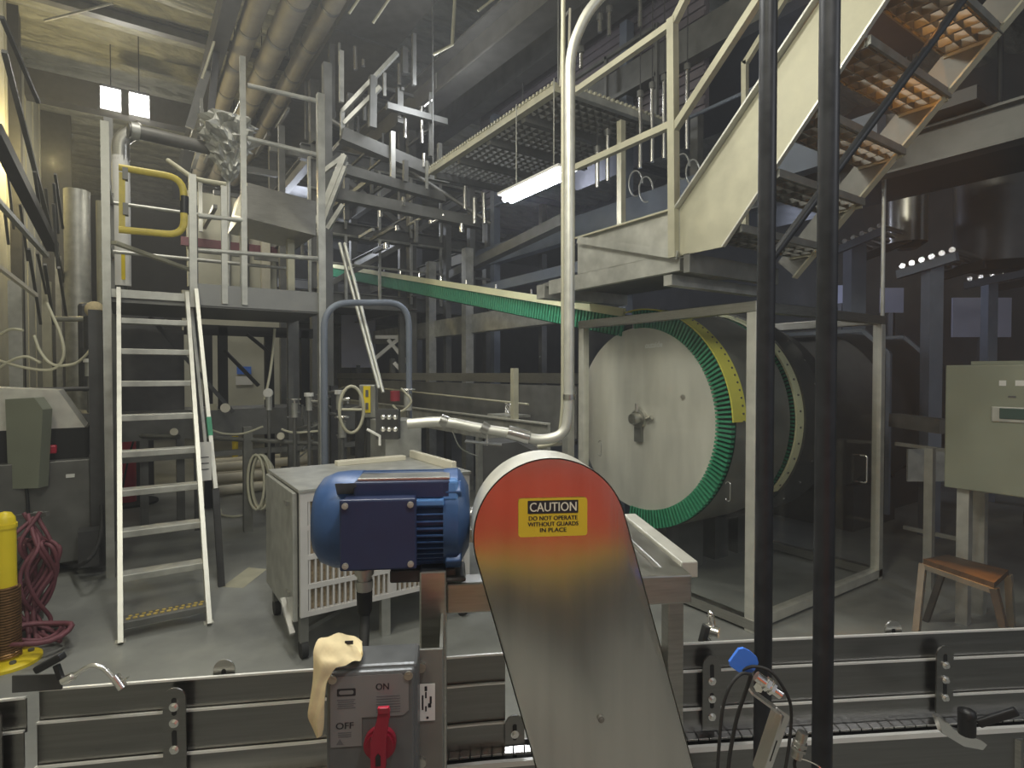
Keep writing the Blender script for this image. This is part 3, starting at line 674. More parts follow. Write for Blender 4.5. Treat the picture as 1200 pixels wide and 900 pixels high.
# ================================================================ clear cage with wheel
CX0, CX1, CY0, CY1, CZ = 3.46, 5.31, 2.25, 4.05, 2.23
t = .07
parts = []
def cb(*a): return mb().box(*a, .004)
parts.append(('corner_post', cb(CX0, CX0+t, CY0, CY0+t, 0, CZ-t), 'alu'))
parts.append(('corner_post', cb(CX1-t, CX1, CY0, CY0+t, 0, CZ-t), 'alu'))
parts.append(('corner_post', cb(CX0, CX0+t, CY1-t, CY1, 0, CZ-t), 'alu'))
parts.append(('corner_post', cb(CX1-t, CX1, CY1-t, CY1, 0, CZ-t), 'alu'))
for z0, z1 in ((CZ-t, CZ), (.02, .02+t)):
    parts.append(('rail', cb(CX0-.005, CX0+t, CY0-.005, CY1, z0, z1), 'stainless'))
    parts.append(('rail', cb(CX0+t, CX1, CY0, CY0+t, z0, z1), 'stainless' if z0 > 1 else 'alu'))
    parts.append(('rail', cb(CX1-t, CX1, CY0+t, CY1, z0, z1), 'stainless'))
parts.append(('panel', mb().box(CX0+.03, CX0+.036, CY0+t, CY1-t, .02+t, CZ-t), 'clear', None, 'clear front sheet'))
parts.append(('panel', mb().box(CX0+t, CX1-t, CY0+.03, CY0+.036, .02+t, CZ-t), 'clear', None, 'clear side sheet'))
parts.append(('handle', mb().tube(fillet([V((CX1-.35,CY0+.03,1.08)), V((CX1-.35,CY0-.02,1.08)), V((CX1-.35,CY0-.02,.86)), V((CX1-.35,CY0+.03,.86))], .02), .008, 8), 'edge_steel'))
ob_ = []
for (y_, z_) in ((2.47,.92),(3.78,1.08)):
    ob_.append(mb().tube([V((CX0+.024, y_+.018*math.cos(a), z_+(.05 if math.sin(a) >= 0 else -.05)+.018*math.sin(a))) for a in [2*math.pi*i/24 for i in range(25)]], .004, 6, cap=False))
parts += each('slot_rim', ob_, 'edge_steel')
# handwritten word on the plate
hw = mb()
thing('machine_cage', 'box cage of square stainless tube with clear sheets around the green-edged wheel', 'machine cage', parts)
# wheel
WX, WY, WZ, RO, RI = 3.65, 3.46, 1.36, .93, .775
ctr = V((WX, WY, WZ)); AX = V((1,0,0))
def ringpt(r, a, x): return V((x, WY - r*math.cos(a), WZ + r*math.sin(a)))   # a=0 towards the camera's right
parts = []
disc = mb().lathe(ctr, AX, [(0,0),(RI+.01,0),(RI+.01,.01),(0,.01)], 72, False)
parts.append(('face_disc', disc, 'disc'))
# belt ring with pleats: from a=-100deg (bottom) through 0 to 90 (top)
def pleats(x0, x1, r0, r1, a0, a1, n):
    m_ = mb()
    for i in range(n):
        a = a0+(a1-a0)*i/n; da = (a1-a0)/n*.27
        pts = [ringpt(r0, a-da, x0), ringpt(r0, a+da, x0), ringpt(r1, a+da*.8, x0-.012), ringpt(r1, a-da*.8, x0-.012)]
        m_.prism(pts, V((x1-x0,0,0)))
    return m_
bk = mb().lathe(V((WX+.02, WY, WZ)), AX, [(RI-.02,0),(RO-.01,0),(RO-.01,.10),(RI-.02,.10),(RI-.02,0)], 96, False, math.radians(-97), math.radians(97), ref=V((0,-1,0)))
parts.append(('belt_backing', bk, 'green_dark'))
parts.append(('belt_cleats', pleats(WX-.02, WX+.02, RI, RO-.008, math.radians(-96), math.radians(96), 84), 'green', None, 'green radial cleats'))
rim = mb().lathe(V((WX, WY, WZ)), AX, [(RO-.004,-.03),(RO+.006,-.03),(RO+.006,.13),(RO-.004,.13)], 120, True, math.radians(-100), math.radians(-2), ref=V((0,-1,0)))
parts.append(('belt_edge', rim, 'belt_yellow', None, 'bright yellow outer belt edge'))
parts.append(('drum', mb().lathe(V((WX+.02, WY, WZ)), AX, [(RI-.01,0),(RI-.01,.70),(.2,.70)], 96), 'drum_grey'))
parts.append(('outer_band', mb().lathe(V((WX+.02, WY, WZ)), AX, [(RO-.006,0),(RO-.006,.70),(RO-.02,.70),(RO-.02,0)], 96, True, math.radians(-97), math.radians(97), ref=V((0,-1,0))), 'drum_grey'))
for i in range(26):
    a = math.radians(2+i*3.6); p = ringpt(RO+.006, a, WX+.09); q = ringpt(RO+.013, a, WX+.09); parts.append(('rivet', mb().cyl(p, q, .008, 8), 'steel_mid'))
hub = mb().lathe(ctr, -AX, [(.085,0),(.08,.03),(.05,.035),(.05,.09),(.042,.10),(0,.10)], 24)
parts.append(('hub', hub, 'stainless', [('grease_nipple', mb().cyl((WX-.04,WY,WZ+.06),(WX-.04,WY,WZ+.13),.016,10), 'edge_steel'), ('bracket', mb().box(WX-.03,WX,WY-.04,WY+.04,WZ-.20,WZ-.05), 'galv_dark'), ('lug', mb().cyl((WX-.03,WY-.10,WZ+.0),(WX-.03,WY-.16,WZ+.02),.018,10), 'stainless')]))
hw = mb(); 
cw = ax(766, 404, WX-.003)
hw.text('outside', cw, (0,-1,.03), UP, .19, .05, .03)
parts.append(('chalk_word', hw, 'chalk', None, 'handwritten white word'))
parts.append(('chain_bolt', mb().cyl(ax(800,465,WX), ax(800,465,WX-.015), .018, 10), 'stainless'))
parts.append(('stand', mb().box(WX+.2, WX+.7, WY-.12, WY+.12, 0, WZ-RO+.05), 'steel_mid'))
wheel = thing('conveyor_wheel', 'large round stainless wheel edged with a green cleated belt inside the clear cage', 'conveyor wheel', parts)
# second ring
parts = []
ctr2 = V((4.5, WY, WZ))
parts.append(('belt_backing', mb().lathe(V((4.47, WY, WZ)), AX, [(.70,0),(RO-.02,0),(RO-.02,.06),(.70,.06),(.70,0)], 96, False), 'green_dark'))
parts.append(('belt_cleats', pleats(4.44, 4.47, .74, RO-.015, math.radians(-60), math.radians(80), 70), 'green'))
parts.append(('belt_edge', mb().lathe(ctr2, AX, [(RO-.004,-.06),(RO+.012,-.06),(RO+.012,.04),(RO-.004,.04)], 96, True, math.radians(-110), math.radians(40), ref=V((0,-1,0))), 'belt_cream', None, 'cream outer belt edge'))
for i in range(18):
    a = math.radians(-35+i*8); parts.append(('rivet', mb().cyl(ringpt(RO+.012, a, 4.49), ringpt(RO+.019, a, 4.49), .009, 8), 'steel_mid'))
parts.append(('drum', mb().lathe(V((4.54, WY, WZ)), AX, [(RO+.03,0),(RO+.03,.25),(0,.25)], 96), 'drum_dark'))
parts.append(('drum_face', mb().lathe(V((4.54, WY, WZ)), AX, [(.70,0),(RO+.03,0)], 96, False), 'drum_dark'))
for i in range(12):
    a = math.radians(-60+i*13); parts.append(('flange_bolt', mb().cyl(ringpt(RO+.03, a, 4.74), ringpt(RO+.04, a, 4.74), .01, 8), 'edge_steel'))
parts.append(('stand', mb().box(4.55, 4.75, WY-.1, WY+.1, 0, WZ-RO), 'steel_mid'))
thing('conveyor_wheel', 'second conveyor wheel with cream-edged belt, seen right of the left black pipe', 'conveyor wheel', parts)
# housing further right
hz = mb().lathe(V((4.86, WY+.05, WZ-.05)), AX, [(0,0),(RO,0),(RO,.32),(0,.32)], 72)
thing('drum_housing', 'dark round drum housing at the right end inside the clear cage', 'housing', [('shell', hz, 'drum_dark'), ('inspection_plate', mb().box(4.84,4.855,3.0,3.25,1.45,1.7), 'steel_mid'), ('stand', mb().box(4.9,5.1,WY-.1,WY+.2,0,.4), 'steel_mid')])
# row of machines behind to the right
for k, (x, lab) in enumerate(((6.6, 'dark drum machine in a clear hood just right of the cage'), (8.2, 'further dark drum machine above the steel cabinet, nearer the right edge'))):
    y_ = 3.7+.25*k
    parts = [('drum', mb().lathe(V((x, y_, 1.3)), AX, [(0,0),(.95,0),(.95,1.0),(0,1.0)], 64), 'drum_dark'), ('base', mb().box(x, x+1, y_-.6, y_+.6, 0, .5), 'steel_dark')]
    parts.append(('hood_frame', mb().bar((x-.15, y_-1.0, .3), (x-.15, y_-1.0, 1.95), .04).bar((x-.15, y_-1.0, 1.95), (x-.15, y_-.75, 2.2), .04).bar((x-.15,y_-.75,2.2),(x-.15,y_+.9,2.2),.04), 'steel_blue'))
    thing('drum_machine', lab, 'drum machine', parts)
# inclined belt
parts = []
b0 = V((WX, 12.6, 4.10)); b1 = V((WX, WY+.17, WZ+RO-.01)); bd = (b1-b0).normalized(); up_ = V((0, bd.z, -bd.y)); up_ = up_ if up_.z > 0 else -up_
parts.append(('side_guide', mb().bar(b0+V((-.02,0,0)), b1+V((-.02,0,0)), .03, .075, up=up_), 'belt_cream', None, 'cream upper guide strip'))
parts.append(('belt_web', mb().bar(b0+V((.06,0,0))-up_*.14, b1+V((.06,0,0))-up_*.12, .08, .20, up=up_), 'green_dark'))
cl = mb(); nn = 190
for i in range(nn):
    p = b0.lerp(b1, (i+.5)/nn)+V((.0,0,0))-up_*.125
    cl.ob(p, V((.014,0,0)), bd*.0145, up_*.085)
parts.append(('belt_cleats', cl, 'green', None, 'green cleats'))
st_ = mb(); 
for i in range(9):
    p = b0.lerp(b1, .2+.08*i)+up_*.04; st_.cyl(p, p+UP*.05, .012, 6)
parts.append(('studs', st_, 'edge_steel'))
parts.append(('support', mb().box(WX+.02, WX+.12, 12.3, 12.4, 0, 3.9), 'steel_mid'))
thing('inclined_belt', 'long green cleated belt with cream edge sloping down to the wheel', 'conveyor belt', parts)
# ================================================================ conduit
dC = 3.3
cp = fillet([at(760,-60,dC), at(712,-12,dC), at(688,14,dC), at(668,60,dC), at(667,470,dC), at(664,508,dC), at(636,517,dC), at(600,508,dC), at(560,502,dC), at(520,493,dC), at(478,497,dC)], .12, 6)
thing('bent_conduit', 'pale grey conduit dropping between stair railing and cage, bending left above the guard', 'conduit',
      [('pipe', mb().tube(cp, .030, 14), 'alu'), ('union', mb().cyl(at(595,506,dC), at(620,513,dC), .040, 12), 'edge_steel'), ('coupling', mb().cyl(at(667,462,dC), at(667,468,dC), .036, 14), 'stainless'), ('coupling', mb().cyl(at(516,492,dC), at(524,495,dC), .036, 14), 'stainless'), ('coupling', mb().cyl(at(564,500,dC), at(572,504,dC), .036, 14), 'stainless'),
       ('hanger', mb().tube([at(571,505,dC), at(571,522,dC)], .006), 'edge_steel'), ('hanger_plate', mb().bar(at(545,517,dC), at(588,521,dC), .10, .006), 'steel_mid')])
cp = fillet([at(660,10,3.4), at(660,480,3.4), at(655,519,3.4), at(630,524,3.4)], .14, 6); cp = [V((cp[0].x, cp[0].y, 7.9))] + cp
thing('thin_conduit', 'thinner pale conduit running close behind the bent conduit', 'conduit', [(None, mb().tube(cp, .014, 10), 'galv_light')])
thing('link_post', 'tall square grey post between the conduit and the cage, rising above the cage rail', 'post', [('post', mb().box(3.36, 3.44, 4.08, 4.16, 0, 2.93), 'galv'), ('cap', mb().box(3.355, 3.445, 4.075, 4.165, 2.93, 2.94), 'galv'), ('bolt', mb().cyl((3.36,4.12,1.42),(3.345,4.12,1.42),.018,8), 'edge_steel')])
# ================================================================ stairs
SX0, SX1 = 3.0, 4.0
parts = []
lo = [ax(795, 300, SX0), ax(848, 289, SX0), ax(1045, -8, SX0), ax(1100, -90, SX0), ax(1020, -90, SX0), ax(962, 0, SX0), ax(795, 245, SX0)]
plt = mb().prism(lo, V((.012,0,0)))
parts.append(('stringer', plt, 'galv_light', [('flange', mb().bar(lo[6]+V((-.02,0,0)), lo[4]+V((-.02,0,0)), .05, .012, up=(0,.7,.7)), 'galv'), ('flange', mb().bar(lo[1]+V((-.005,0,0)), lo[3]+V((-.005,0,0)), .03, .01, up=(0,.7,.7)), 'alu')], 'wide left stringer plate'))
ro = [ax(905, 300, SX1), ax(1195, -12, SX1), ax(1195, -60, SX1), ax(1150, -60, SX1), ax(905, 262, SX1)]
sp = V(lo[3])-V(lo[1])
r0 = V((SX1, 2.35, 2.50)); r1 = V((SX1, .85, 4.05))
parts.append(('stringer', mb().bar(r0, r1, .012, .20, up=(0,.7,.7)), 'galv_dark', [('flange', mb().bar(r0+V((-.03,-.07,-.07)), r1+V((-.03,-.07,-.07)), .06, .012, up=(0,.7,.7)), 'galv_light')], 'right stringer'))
for k in range(6):
    yc = 2.20-.232*k; z = 2.63+.255*k
    g = mb()
    for i in range(10): 
        x = SX0+.03+i*(SX1-SX0-.06)/9; g.box(x-.003, x+.003, yc-.13, yc+.13, z-.045, z)
    for i in range(4):
        y = yc-.115+i*.077; g.box(SX0+.02, SX1-.02, y-.003, y+.003, z-.04, z-.002)
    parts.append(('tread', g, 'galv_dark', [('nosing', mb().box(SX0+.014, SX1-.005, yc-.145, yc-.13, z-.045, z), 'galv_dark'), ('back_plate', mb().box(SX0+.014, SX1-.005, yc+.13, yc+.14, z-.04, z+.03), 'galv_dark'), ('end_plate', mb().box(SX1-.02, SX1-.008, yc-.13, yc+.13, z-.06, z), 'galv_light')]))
parts.append(('landing', mb().box(SX0+.012, SX1, 2.45, 4.0, 2.50, 2.53), 'galv_dark', [('edge_beam', mb().box(SX0, SX0+.05, 2.5, 3.9, 2.42, 2.54), 'galv'), ('edge_beam', mb().box(SX0, SX1, 3.96, 4.075, 2.40, 2.52), 'galv'), ('edge_beam', mb().box(SX0, SX1, 2.42, 2.47, 2.40, 2.52), 'galv_dark')]))
parts.append(('toe_plate', mb().box(SX0-.002, SX0+.01, 2.5, 3.52, 2.54, 2.83), 'galv', [('lip', mb().box(SX0-.03, SX0+.01, 2.5, 3.52, 2.82, 2.832), 'galv_light')]))
parts.append(('brace', mb().bar(ax(677, 281, SX0-.03), ax(794, 299, SX0-.03), .01, .055), 'galv'))
P0 = lambda px, py: ax(px, py, SX0-.02)
parts.append(('post', mb().bar(P0(790, 302), P0(788, 22), .055, .055), 'galv_light', None, 'lit railing post'))
parts.append(('handrail', mb().bar(P0(668, 112), P0(788, 28), .045, .045), 'galv_light'))
parts.append(('handrail', mb().bar(P0(788, 30), P0(815, -25), .045, .045), 'galv_light'))
parts.append(('midrail', mb().bar(P0(676, 196), P0(787, 146), .045, .045), 'galv_light'))
parts.append(('midrail', mb().bar(P0(790, 152), P0(905, -25), .045, .045), 'galv_light'))
parts.append(('post', mb().bar(ax(728, 268, SX1), ax(728, 142, SX1), .06, .06), 'galv_light'))
parts.append(('post', mb().bar(ax(873, 275, SX1), ax(873, 72, SX1), .04, .04), 'galv_light'))
parts.append(('handrail', mb().bar(ax(873, 75, SX1), ax(928, -15, SX1), .04, .04), 'galv_light'))
parts.append(('support_beam', mb().bar((3.0, 2.60, 2.37), (4.0, 2.60, 2.37), .07), 'galv'))
thing('grating_stair', 'steep galvanised stair with open grating treads and railed landing, top right', 'staircase', parts)
thing('leaning_pole', 'black diagonal pole running up in front of the right edge of the stair', 'pole', [(None, mb().tube([at(905,302,2.6), at(1150,-30,2.6)], .019, 10), 'black_pipe')])
thing('white_rod_pair', 'two thin pale upright rods at the corner of the high catwalk', 'rods', [('rod', mb().tube([at(657,102,5.4), at(659,22,5.4)], .013), 'cream'), ('rod', mb().tube([at(666,100,5.4), at(668,10,5.4)], .013), 'cream'), ('cap', mb().bar(at(659,22,5.4), at(668,12,5.4), .02), 'galv')])
# ================================================================ overhead and background
def ibeam(p, q, h=.3, wd=.16, tf=.015):
    p, q = V(p), V(q); d = (q-p).normalized(); up = UP if abs(d.z) < .9 else V((0,1,0)); x = d.cross(up).normalized(); y = x.cross(d)
    m_ = mb(); m_.bar(p, q, .012, h, up=up); m_.bar(p+y*h/2, q+y*h/2, wd, tf, up=up); m_.bar(p-y*h/2, q-y*h/2, wd, tf, up=up); return m_
def single(name, label, cat, m_, material, group=None): return thing(name, label, cat, [(None, m_, material)], group)
# catwalk
parts = []
g = mb()
for i in range(27): y = 4.32+i*.1; g.box(3.45, 4.9, y-.004, y+.004, 4.44, 4.5)
for i in range(15): x = 3.45+i*.103; g.box(x-.005, x+.005, 4.3, 6.95, 4.43, 4.5)
parts.append(('grating', g, 'galv_dark'))
ed = mb().box(3.36, 3.44, 4.28, 7.0, 4.40, 4.47)
tt = mb()
for i in range(45): tt.box(3.35, 3.43, 4.3+i*.06, 4.325+i*.06, 4.47, 4.50)
parts.append(('edge_channel', ed, 'galv_light', [('serrations', tt, 'galv_light')]))
ed2 = mb().box(3.44, 4.9, 4.24, 4.30, 4.40, 4.47); tt = mb()
for i in range(24): tt.box(3.46+i*.06, 3.485+i*.06, 4.23, 4.30, 4.47, 4.50)
parts.append(('edge_channel', ed2, 'galv', [('serrations', tt, 'galv_light')]))
for y in (4.9, 5.6, 6.3, 6.95): parts.append(('cross_bearer', mb().box(3.44, 4.9, y-.03, y+.03, 4.35, 4.43), 'steel_mid'))
for (x, y) in ((3.42,4.3),(3.42,6.98),(4.88,6.98)): parts.append(('hanger_rod', mb().cyl((x,y,4.4),(x,y,7.95),.010,8), 'steel_mid'))
thing('grating_catwalk', 'high suspended grating catwalk seen from below, centre top', 'catwalk', parts)
# catwalk railing
rl = []
for y in (4.4, 5.2, 6.0, 6.9): rl.append(('post', mb().box(4.86, 4.90, y-.02, y+.02, 4.5, 5.6), 'steel_mid'))
for z in (5.05, 5.58): rl.append(('rail', mb().box(4.86, 4.90, 4.4, 6.9, z-.02, z+.02), 'steel_mid'))
thing('catwalk_railing', 'dark railing along the back of the high catwalk', 'railing', rl)
cl = mb().box(5.2, 5.26, 4.0, 8.7, 4.6, 7.4)
for i in range(26): cl.box(5.17, 5.20, 4.0, 8.7, 4.65+i*.105, 4.70+i*.105)
thing('cladding_wall', 'dark ribbed cladding panel behind the high catwalk', 'cladding', [('sheet', cl, 'cladding'), ('flashing', mb().box(5.14, 5.17, 5.2, 7.4, 5.35, 5.38).box(5.14,5.17,6.2,6.23,4.7,5.9), 'galv_light'), ('leg', mb().box(5.2,5.3,4.1,4.2,3.9,4.6).box(5.2,5.3,8.5,8.6,3.9,4.6), 'steel_mid')])
# tube light
tl = mb().cyl((3.17, 3.93, 3.50), (3.17, 4.85, 3.50), .028, 14).cyl((3.25, 3.93, 3.50), (3.25, 4.85, 3.50), .028, 14)
thing('tube_light', 'bright fluorescent tube light hanging below the high catwalk', 'light', [('tubes', tl, 'tube_lamp'), ('tray', mb().box(3.10, 3.32, 3.90, 4.88, 3.535, 3.56), 'white'), ('hanger', mb().cyl((3.21,4.1,3.56),(3.21,4.1,4.4),.005,6), 'galv'), ('hanger', mb().cyl((3.21,4.7,3.56),(3.21,4.7,4.4),.005,6), 'galv')])
for (px, py, lab) in ((130, 119, 'left of two square high bay lamps under the roof, upper left'), (163, 126, 'right of two square high bay lamps under the roof, upper left')):
    p = at(px, py, 10.6); 
    thing('high_bay_lamp', lab, 'light', [('diffuser', mb().box(p.x-.15, p.x+.15, p.y-.15, p.y-.13, p.z-.20, p.z+.18), 'lamp'), ('housing', mb().box(p.x-.16, p.x+.16, p.y-.13, p.y+.05, p.z-.22, p.z+.24), 'steel_dark'), ('hanger', mb().cyl((p.x,p.y-.04,p.z+.24),(p.x,p.y-.04,7.9),.01,6), 'steel_dark')])
p = at(640+0, 262, 9)
# big roof girders going into depth
thing('roof_girder', 'wide steel girder crossing the upper centre, above the high catwalk', 'girder', [(None, ibeam((4.0, 3.0, 5.95), (3.75, 14, 6.15), .45, .34, .03), 'duct')])
thing('roof_girder', 'second deeper girder right of the widest one, over the dark cladding', 'girder', [(None, ibeam((4.9, 3.0, 6.3), (4.75, 14, 6.3), .5, .25, .03), 'steel_mid')])
# suspended ceiling duct mass upper centre
thing('air_duct', 'wide flat grey-green duct under the roof, top centre', 'duct', [('shell', mb().box(2.55, 3.5, 4.0, 13.5, 6.75, 7.1), 'duct'), ('seam', mb().box(2.54,3.51,6.0,6.04,6.74,7.11).box(2.54,3.51,8.4,8.44,6.74,7.11).box(2.54,3.51,11,11.04,6.74,7.11), 'steel_mid')])
# three insulated pipes
for k, (x, z, r, lab) in enumerate(((1.45, 6.55, .14, 'leftmost of three insulated roof pipes above the platform'), (1.85, 6.55, .16, 'middle one of three insulated roof pipes above the platform'), (2.28, 6.6, .13, 'rightmost of three insulated roof pipes above the platform'))):
    pp_ = mb().cyl((x, 6.2, z), (x, 16, z), r, 20); bands = []
    for i in range(9): bands.append(mb().cyl((x, 6.6+i*1.05, z), (x, 6.66+i*1.05, z), r+.006, 20))
    thing('insulated_pipe', lab, 'pipe', [('jacket', pp_, 'insul_pipe', each('band', bands, 'galv_dark'))] + [('hanger', mb().cyl((x, y, z+r), (x, y, 7.9), .008, 6), 'steel_dark') for y in (7.0, 10.0, 12.9)])
single('conduit_run', 'thin bright conduit crossing under the roof insulation, upper left', 'conduit', mb().tube([at(190,-4,8), at(312,42,9.2)], .022, 8), 'galv_light')
single('conduit_run', 'thin conduit under the roof at the far upper left corner', 'conduit', mb().tube([at(52,24,8), at(132,4,8)], .015, 8), 'galv')
single('roof_strut', 'dark slanted strut left of the roof pipes', 'strut', mb().bar(at(222,150,9), at(262,18,9), .12), 'steel_mid')
single('roof_strut', 'dark strut hanging just left of the insulated roof pipes', 'strut', mb().bar(at(243,180,8.5), at(256,30,8.5), .09), 'steel_dark')
single('hanger_rod', 'bright slanting rod beside the dark roof strut', 'rod', mb().tube([at(237,92,8.2), at(252,46,8.2)], .02, 8), 'galv_light')
for (a, b_, r, lab) in (((530,52),(533,0), .022, 'pale drop rod under the flat duct, top centre'), ((508,64),(531,52), .016, 'short pale arm joining the drop rod, top centre'),
        ((437,27),(458,-4), .016, 'thin bright rod at the top left of the flat duct'), ((409,16),(424,-6), .016, 'leftmost thin bright rod over the flat duct'), ((560,13),(582,-4), .016, 'thin bright rod right of the drop rod')):
    single('hanger_rod', lab, 'rod', mb().tube([at(*a, 7.0), at(*b_, 7.0)], r, 8), 'galv_light')
single('roof_beam', 'dark beam crossing the roof behind the two square lamps', 'beam', mb().box(-1.5, 6, 13.6, 13.9, 6.8, 7.3), 'steel_dark')
single('roof_beam', 'long dark beam just right of the roof insulation', 'beam', mb().box(1.05, 1.25, 5.0, 18, 6.45, 6.78), 'steel_dark')
# mezzanine at centre far: levels of beams and posts
G = 'steelwork of the far mezzanine'
mz_ = []
levels = [2.9, 4.0, 5.1]
for z in levels:
    for y in (9.0, 12.0, 15.0):
        if z == 4.0 and y == 12.0: continue
        mz_.append(('deck_beam', ibeam((2.2, y, z), (5.6, y, z), .22, .12), 'steel_mid'))
    for x in (2.4, 4.0, 5.5):
        mz_.append(('deck_beam', ibeam((x, 8.8, z+.02), (x, 16, z+.02), .22, .12), 'steel_mid'))
for x in (2.4, 4.0, 5.5):
    for y in (9.0, 12.0, 15.0): mz_.append(('column', mb().bar((x, y, 0), (x, y, 6.2), .13), 'steel_mid'))
for z in levels[:2]:
    for zz in (.55, 1.0): mz_.append(('handrail', mb().tube([V((2.3, 8.9, z+zz)), V((5.6, 8.9, z+zz))], .02, 6), 'galv'))
    for i in range(7): mz_.append(('rail_post', mb().bar((2.3+i*.55, 8.9, z), (2.3+i*.55, 8.9, z+1.0), .04), 'galv'))
for a, b_ in (((2.4,9,3.0),(4.0,9,4.0)), ((4.0,9,4.1),(5.5,9,5.1)), ((2.4,9,5.1),(4.0,9,4.1))): mz_.append(('brace', mb().bar(a, b_, .08), 'steel_mid'))
mz_.append(('deck', mb().box(2.4, 5.6, 9.0, 15.5, 2.98, 3.03), 'steel_dark'))
mz_.append(('deck', mb().box(2.4, 5.6, 11.0, 15.5, 5.2, 5.25), 'steel_dark'))
thing('mezzanine', 'far grey steel mezzanine of stacked beams and railings, centre background', 'mezzanine', mz_)
# near left mezzanine rails between x 375..500
mz2 = []
for (a, b_, w_) in (((372,262),(404,182),.07), ((384,268),(402,240),.05), ((405,182),(378,202),.05), ((404,195),(378,262),.06), ((400,60),(400,120),.05)): 
    mz2.append(('brace', mb().bar(at(*a, 7.0), at(*b_, 7.0), w_), 'galv'))
mz2.append(('brace', mb().bar(at(401,131,7.4), at(466,62,7.4), .05), 'galv'))
mz2.append(('brace', mb().bar(at(401,131,7.4), at(401,160,7.4), .05), 'galv'))
mz2.append(('brace', mb().bar(at(403,145,7.4), at(446,102,7.4), .05), 'galv'))
mz2.append(('upright', mb().bar(at(436,150,7.4), at(437,90,7.4), .09), 'steel_mid'))
mz2.append(('upright', mb().bar(at(485,100,7.4), at(485,40,7.4), .05), 'steel_mid'))
mz2.append(('crossbeam', mb().bar(at(400,158,7.4), at(500,200,8.0), .16), 'steel_mid'))
mz2.append(('crossbeam', mb().bar(at(380,225,7.2), at(560,262,8.2), .14), 'steel_mid'))
mz2.append(('crossbeam', mb().bar(at(405,200,7.2), at(520,232,8.0), .12), 'steel_mid'))
mz2.append(('column', mb().bar((at(385,437,7.2).x, at(385,437,7.2).y, 0), (at(385,437,7.2).x, at(385,437,7.2).y, 5.6), .10), 'steel_mid'))
thing('braced_tower', 'grey braced steelwork right of the platform, joining it to the mezzanine', 'steelwork', mz2)
bright = [((386,112),(386,130)),((468,75),(468,100)),((494,125),(495,168)),((497,125),(507,117)),((475,140),(475,162)),((441,55),(441,55)),((416,55),(417,82)),((426,70),(426,78)),((497,180),(497,196)),((545,218),(545,245)),((556,232),(556,262)),((567,226),(568,262)),((541,262),(541,272)),((452,285),(452,292)),((505,245),(505,262)),((507,260),(520,252))]
rk = []
for a, b_ in bright:
    if a != b_: rk.append(('bright_pipe', mb().tube([at(*a, 7.9), at(*b_, 7.9)], .03, 8), 'edge_steel'))
rk.append(('header', mb().tube([at(380,135,7.95), at(575,262,7.95)], .03), 'steel_mid'))
thing('pipe_rack', 'rack of short bright pipe stubs among the dim steelwork, upper centre', 'pipe rack', rk)
# hanging bright pipes behind the stair railing
for (px, y0, y1, d, lab) in ((750,107,197,6.5,'first thin bright pipe hanging behind the stair railing, counted from its left'), (764,97,190,6.5,'second thin bright pipe hanging behind the stair railing'), (778,88,186,6.5,'third thin bright pipe hanging behind the stair railing, left of the post'), (805,75,175,6.5,'thin bright pipe hanging behind the railing, right of the lit post'),
        (703,17,38,6.5,'shortest bright pipe end at the top, right of the conduit bend'), (714,8,42,6.5,'bright pipe at the top right of the conduit bend'), (750,-10,32,6.5,'bright pipe at the top edge above the landing'), (681,55,80,6.0,'short bright pipe just right of the conduit'),
        (700,172,220,6.2,'bright pipe end under the catwalk, right of the conduit'), (712,152,212,6.2,'tall dim pipe under the catwalk near the lit far post')):
    d = min(d, 5.9); p, q = at(px, y0, d), at(px, y1, d); zt_ = 4.36 if p.z < 4.3 and p.y > 4.2 else 7.9
    thing('hanging_pipe', lab, 'pipe', [('pipe', mb().cyl((q.x, q.y, q.z), (q.x, q.y, p.z), .022, 10), 'edge_steel'), ('fitting', mb().cyl((q.x, q.y, p.z-.06), (q.x, q.y, p.z), .034, 10), 'steel_mid'), ('drop_rod', mb().cyl((q.x, q.y, p.z), (q.x, q.y, zt_), .006, 6), 'steel_dark')])
# hose loops
lp = mb()
for (px, py) in ((745,215),(757,222),(800,195),(812,202)):
    c_ = at(px, py, 5.9); lp.tube([c_+RT*.07*math.cos(a)+UP*.13*math.sin(a) for a in [2*math.pi*i/20 for i in range(17)]], .009, 6)
thing('hose_loops', 'thin grey looped hoses hanging behind the stair railing', 'hoses', [(None, lp, 'galv')])
# mezzanine slabs behind stair
thing('pipe_gallery', 'dark blue-grey gallery beams running behind the stair railing', 'gallery', [
    ('edge_beam', mb().box(5.0, 5.15, 2.2, 8.7, 3.55, 3.85), 'steel_blue'), ('edge_beam', mb().box(4.45, 4.57, 4.3, 8.7, 2.95, 3.08), 'steel_blue'), ('edge_beam', mb().box(5.0, 5.15, 2.2, 8.7, 5.1, 5.45), 'steel_mid'),
    ('deck', mb().box(5.15, 7.4, 1.6, 8.7, 3.75, 3.85), 'steel_dark'), ('deck', mb().box(5.3, 7.4, 1.6, 8.7, 5.35, 5.45), 'steel_dark'),
    ('column', mb().box(5.02, 5.14, 5.0, 5.12, 0, 6.0), 'steel_blue'), ('column', mb().box(5.02, 5.14, 8.0, 8.12, 0, 6.0), 'steel_blue'),
    ('handrail', mb().tube([V((5.05,2.3,4.5)),V((5.05,8.7,4.5))], .02), 'steel_blue')])
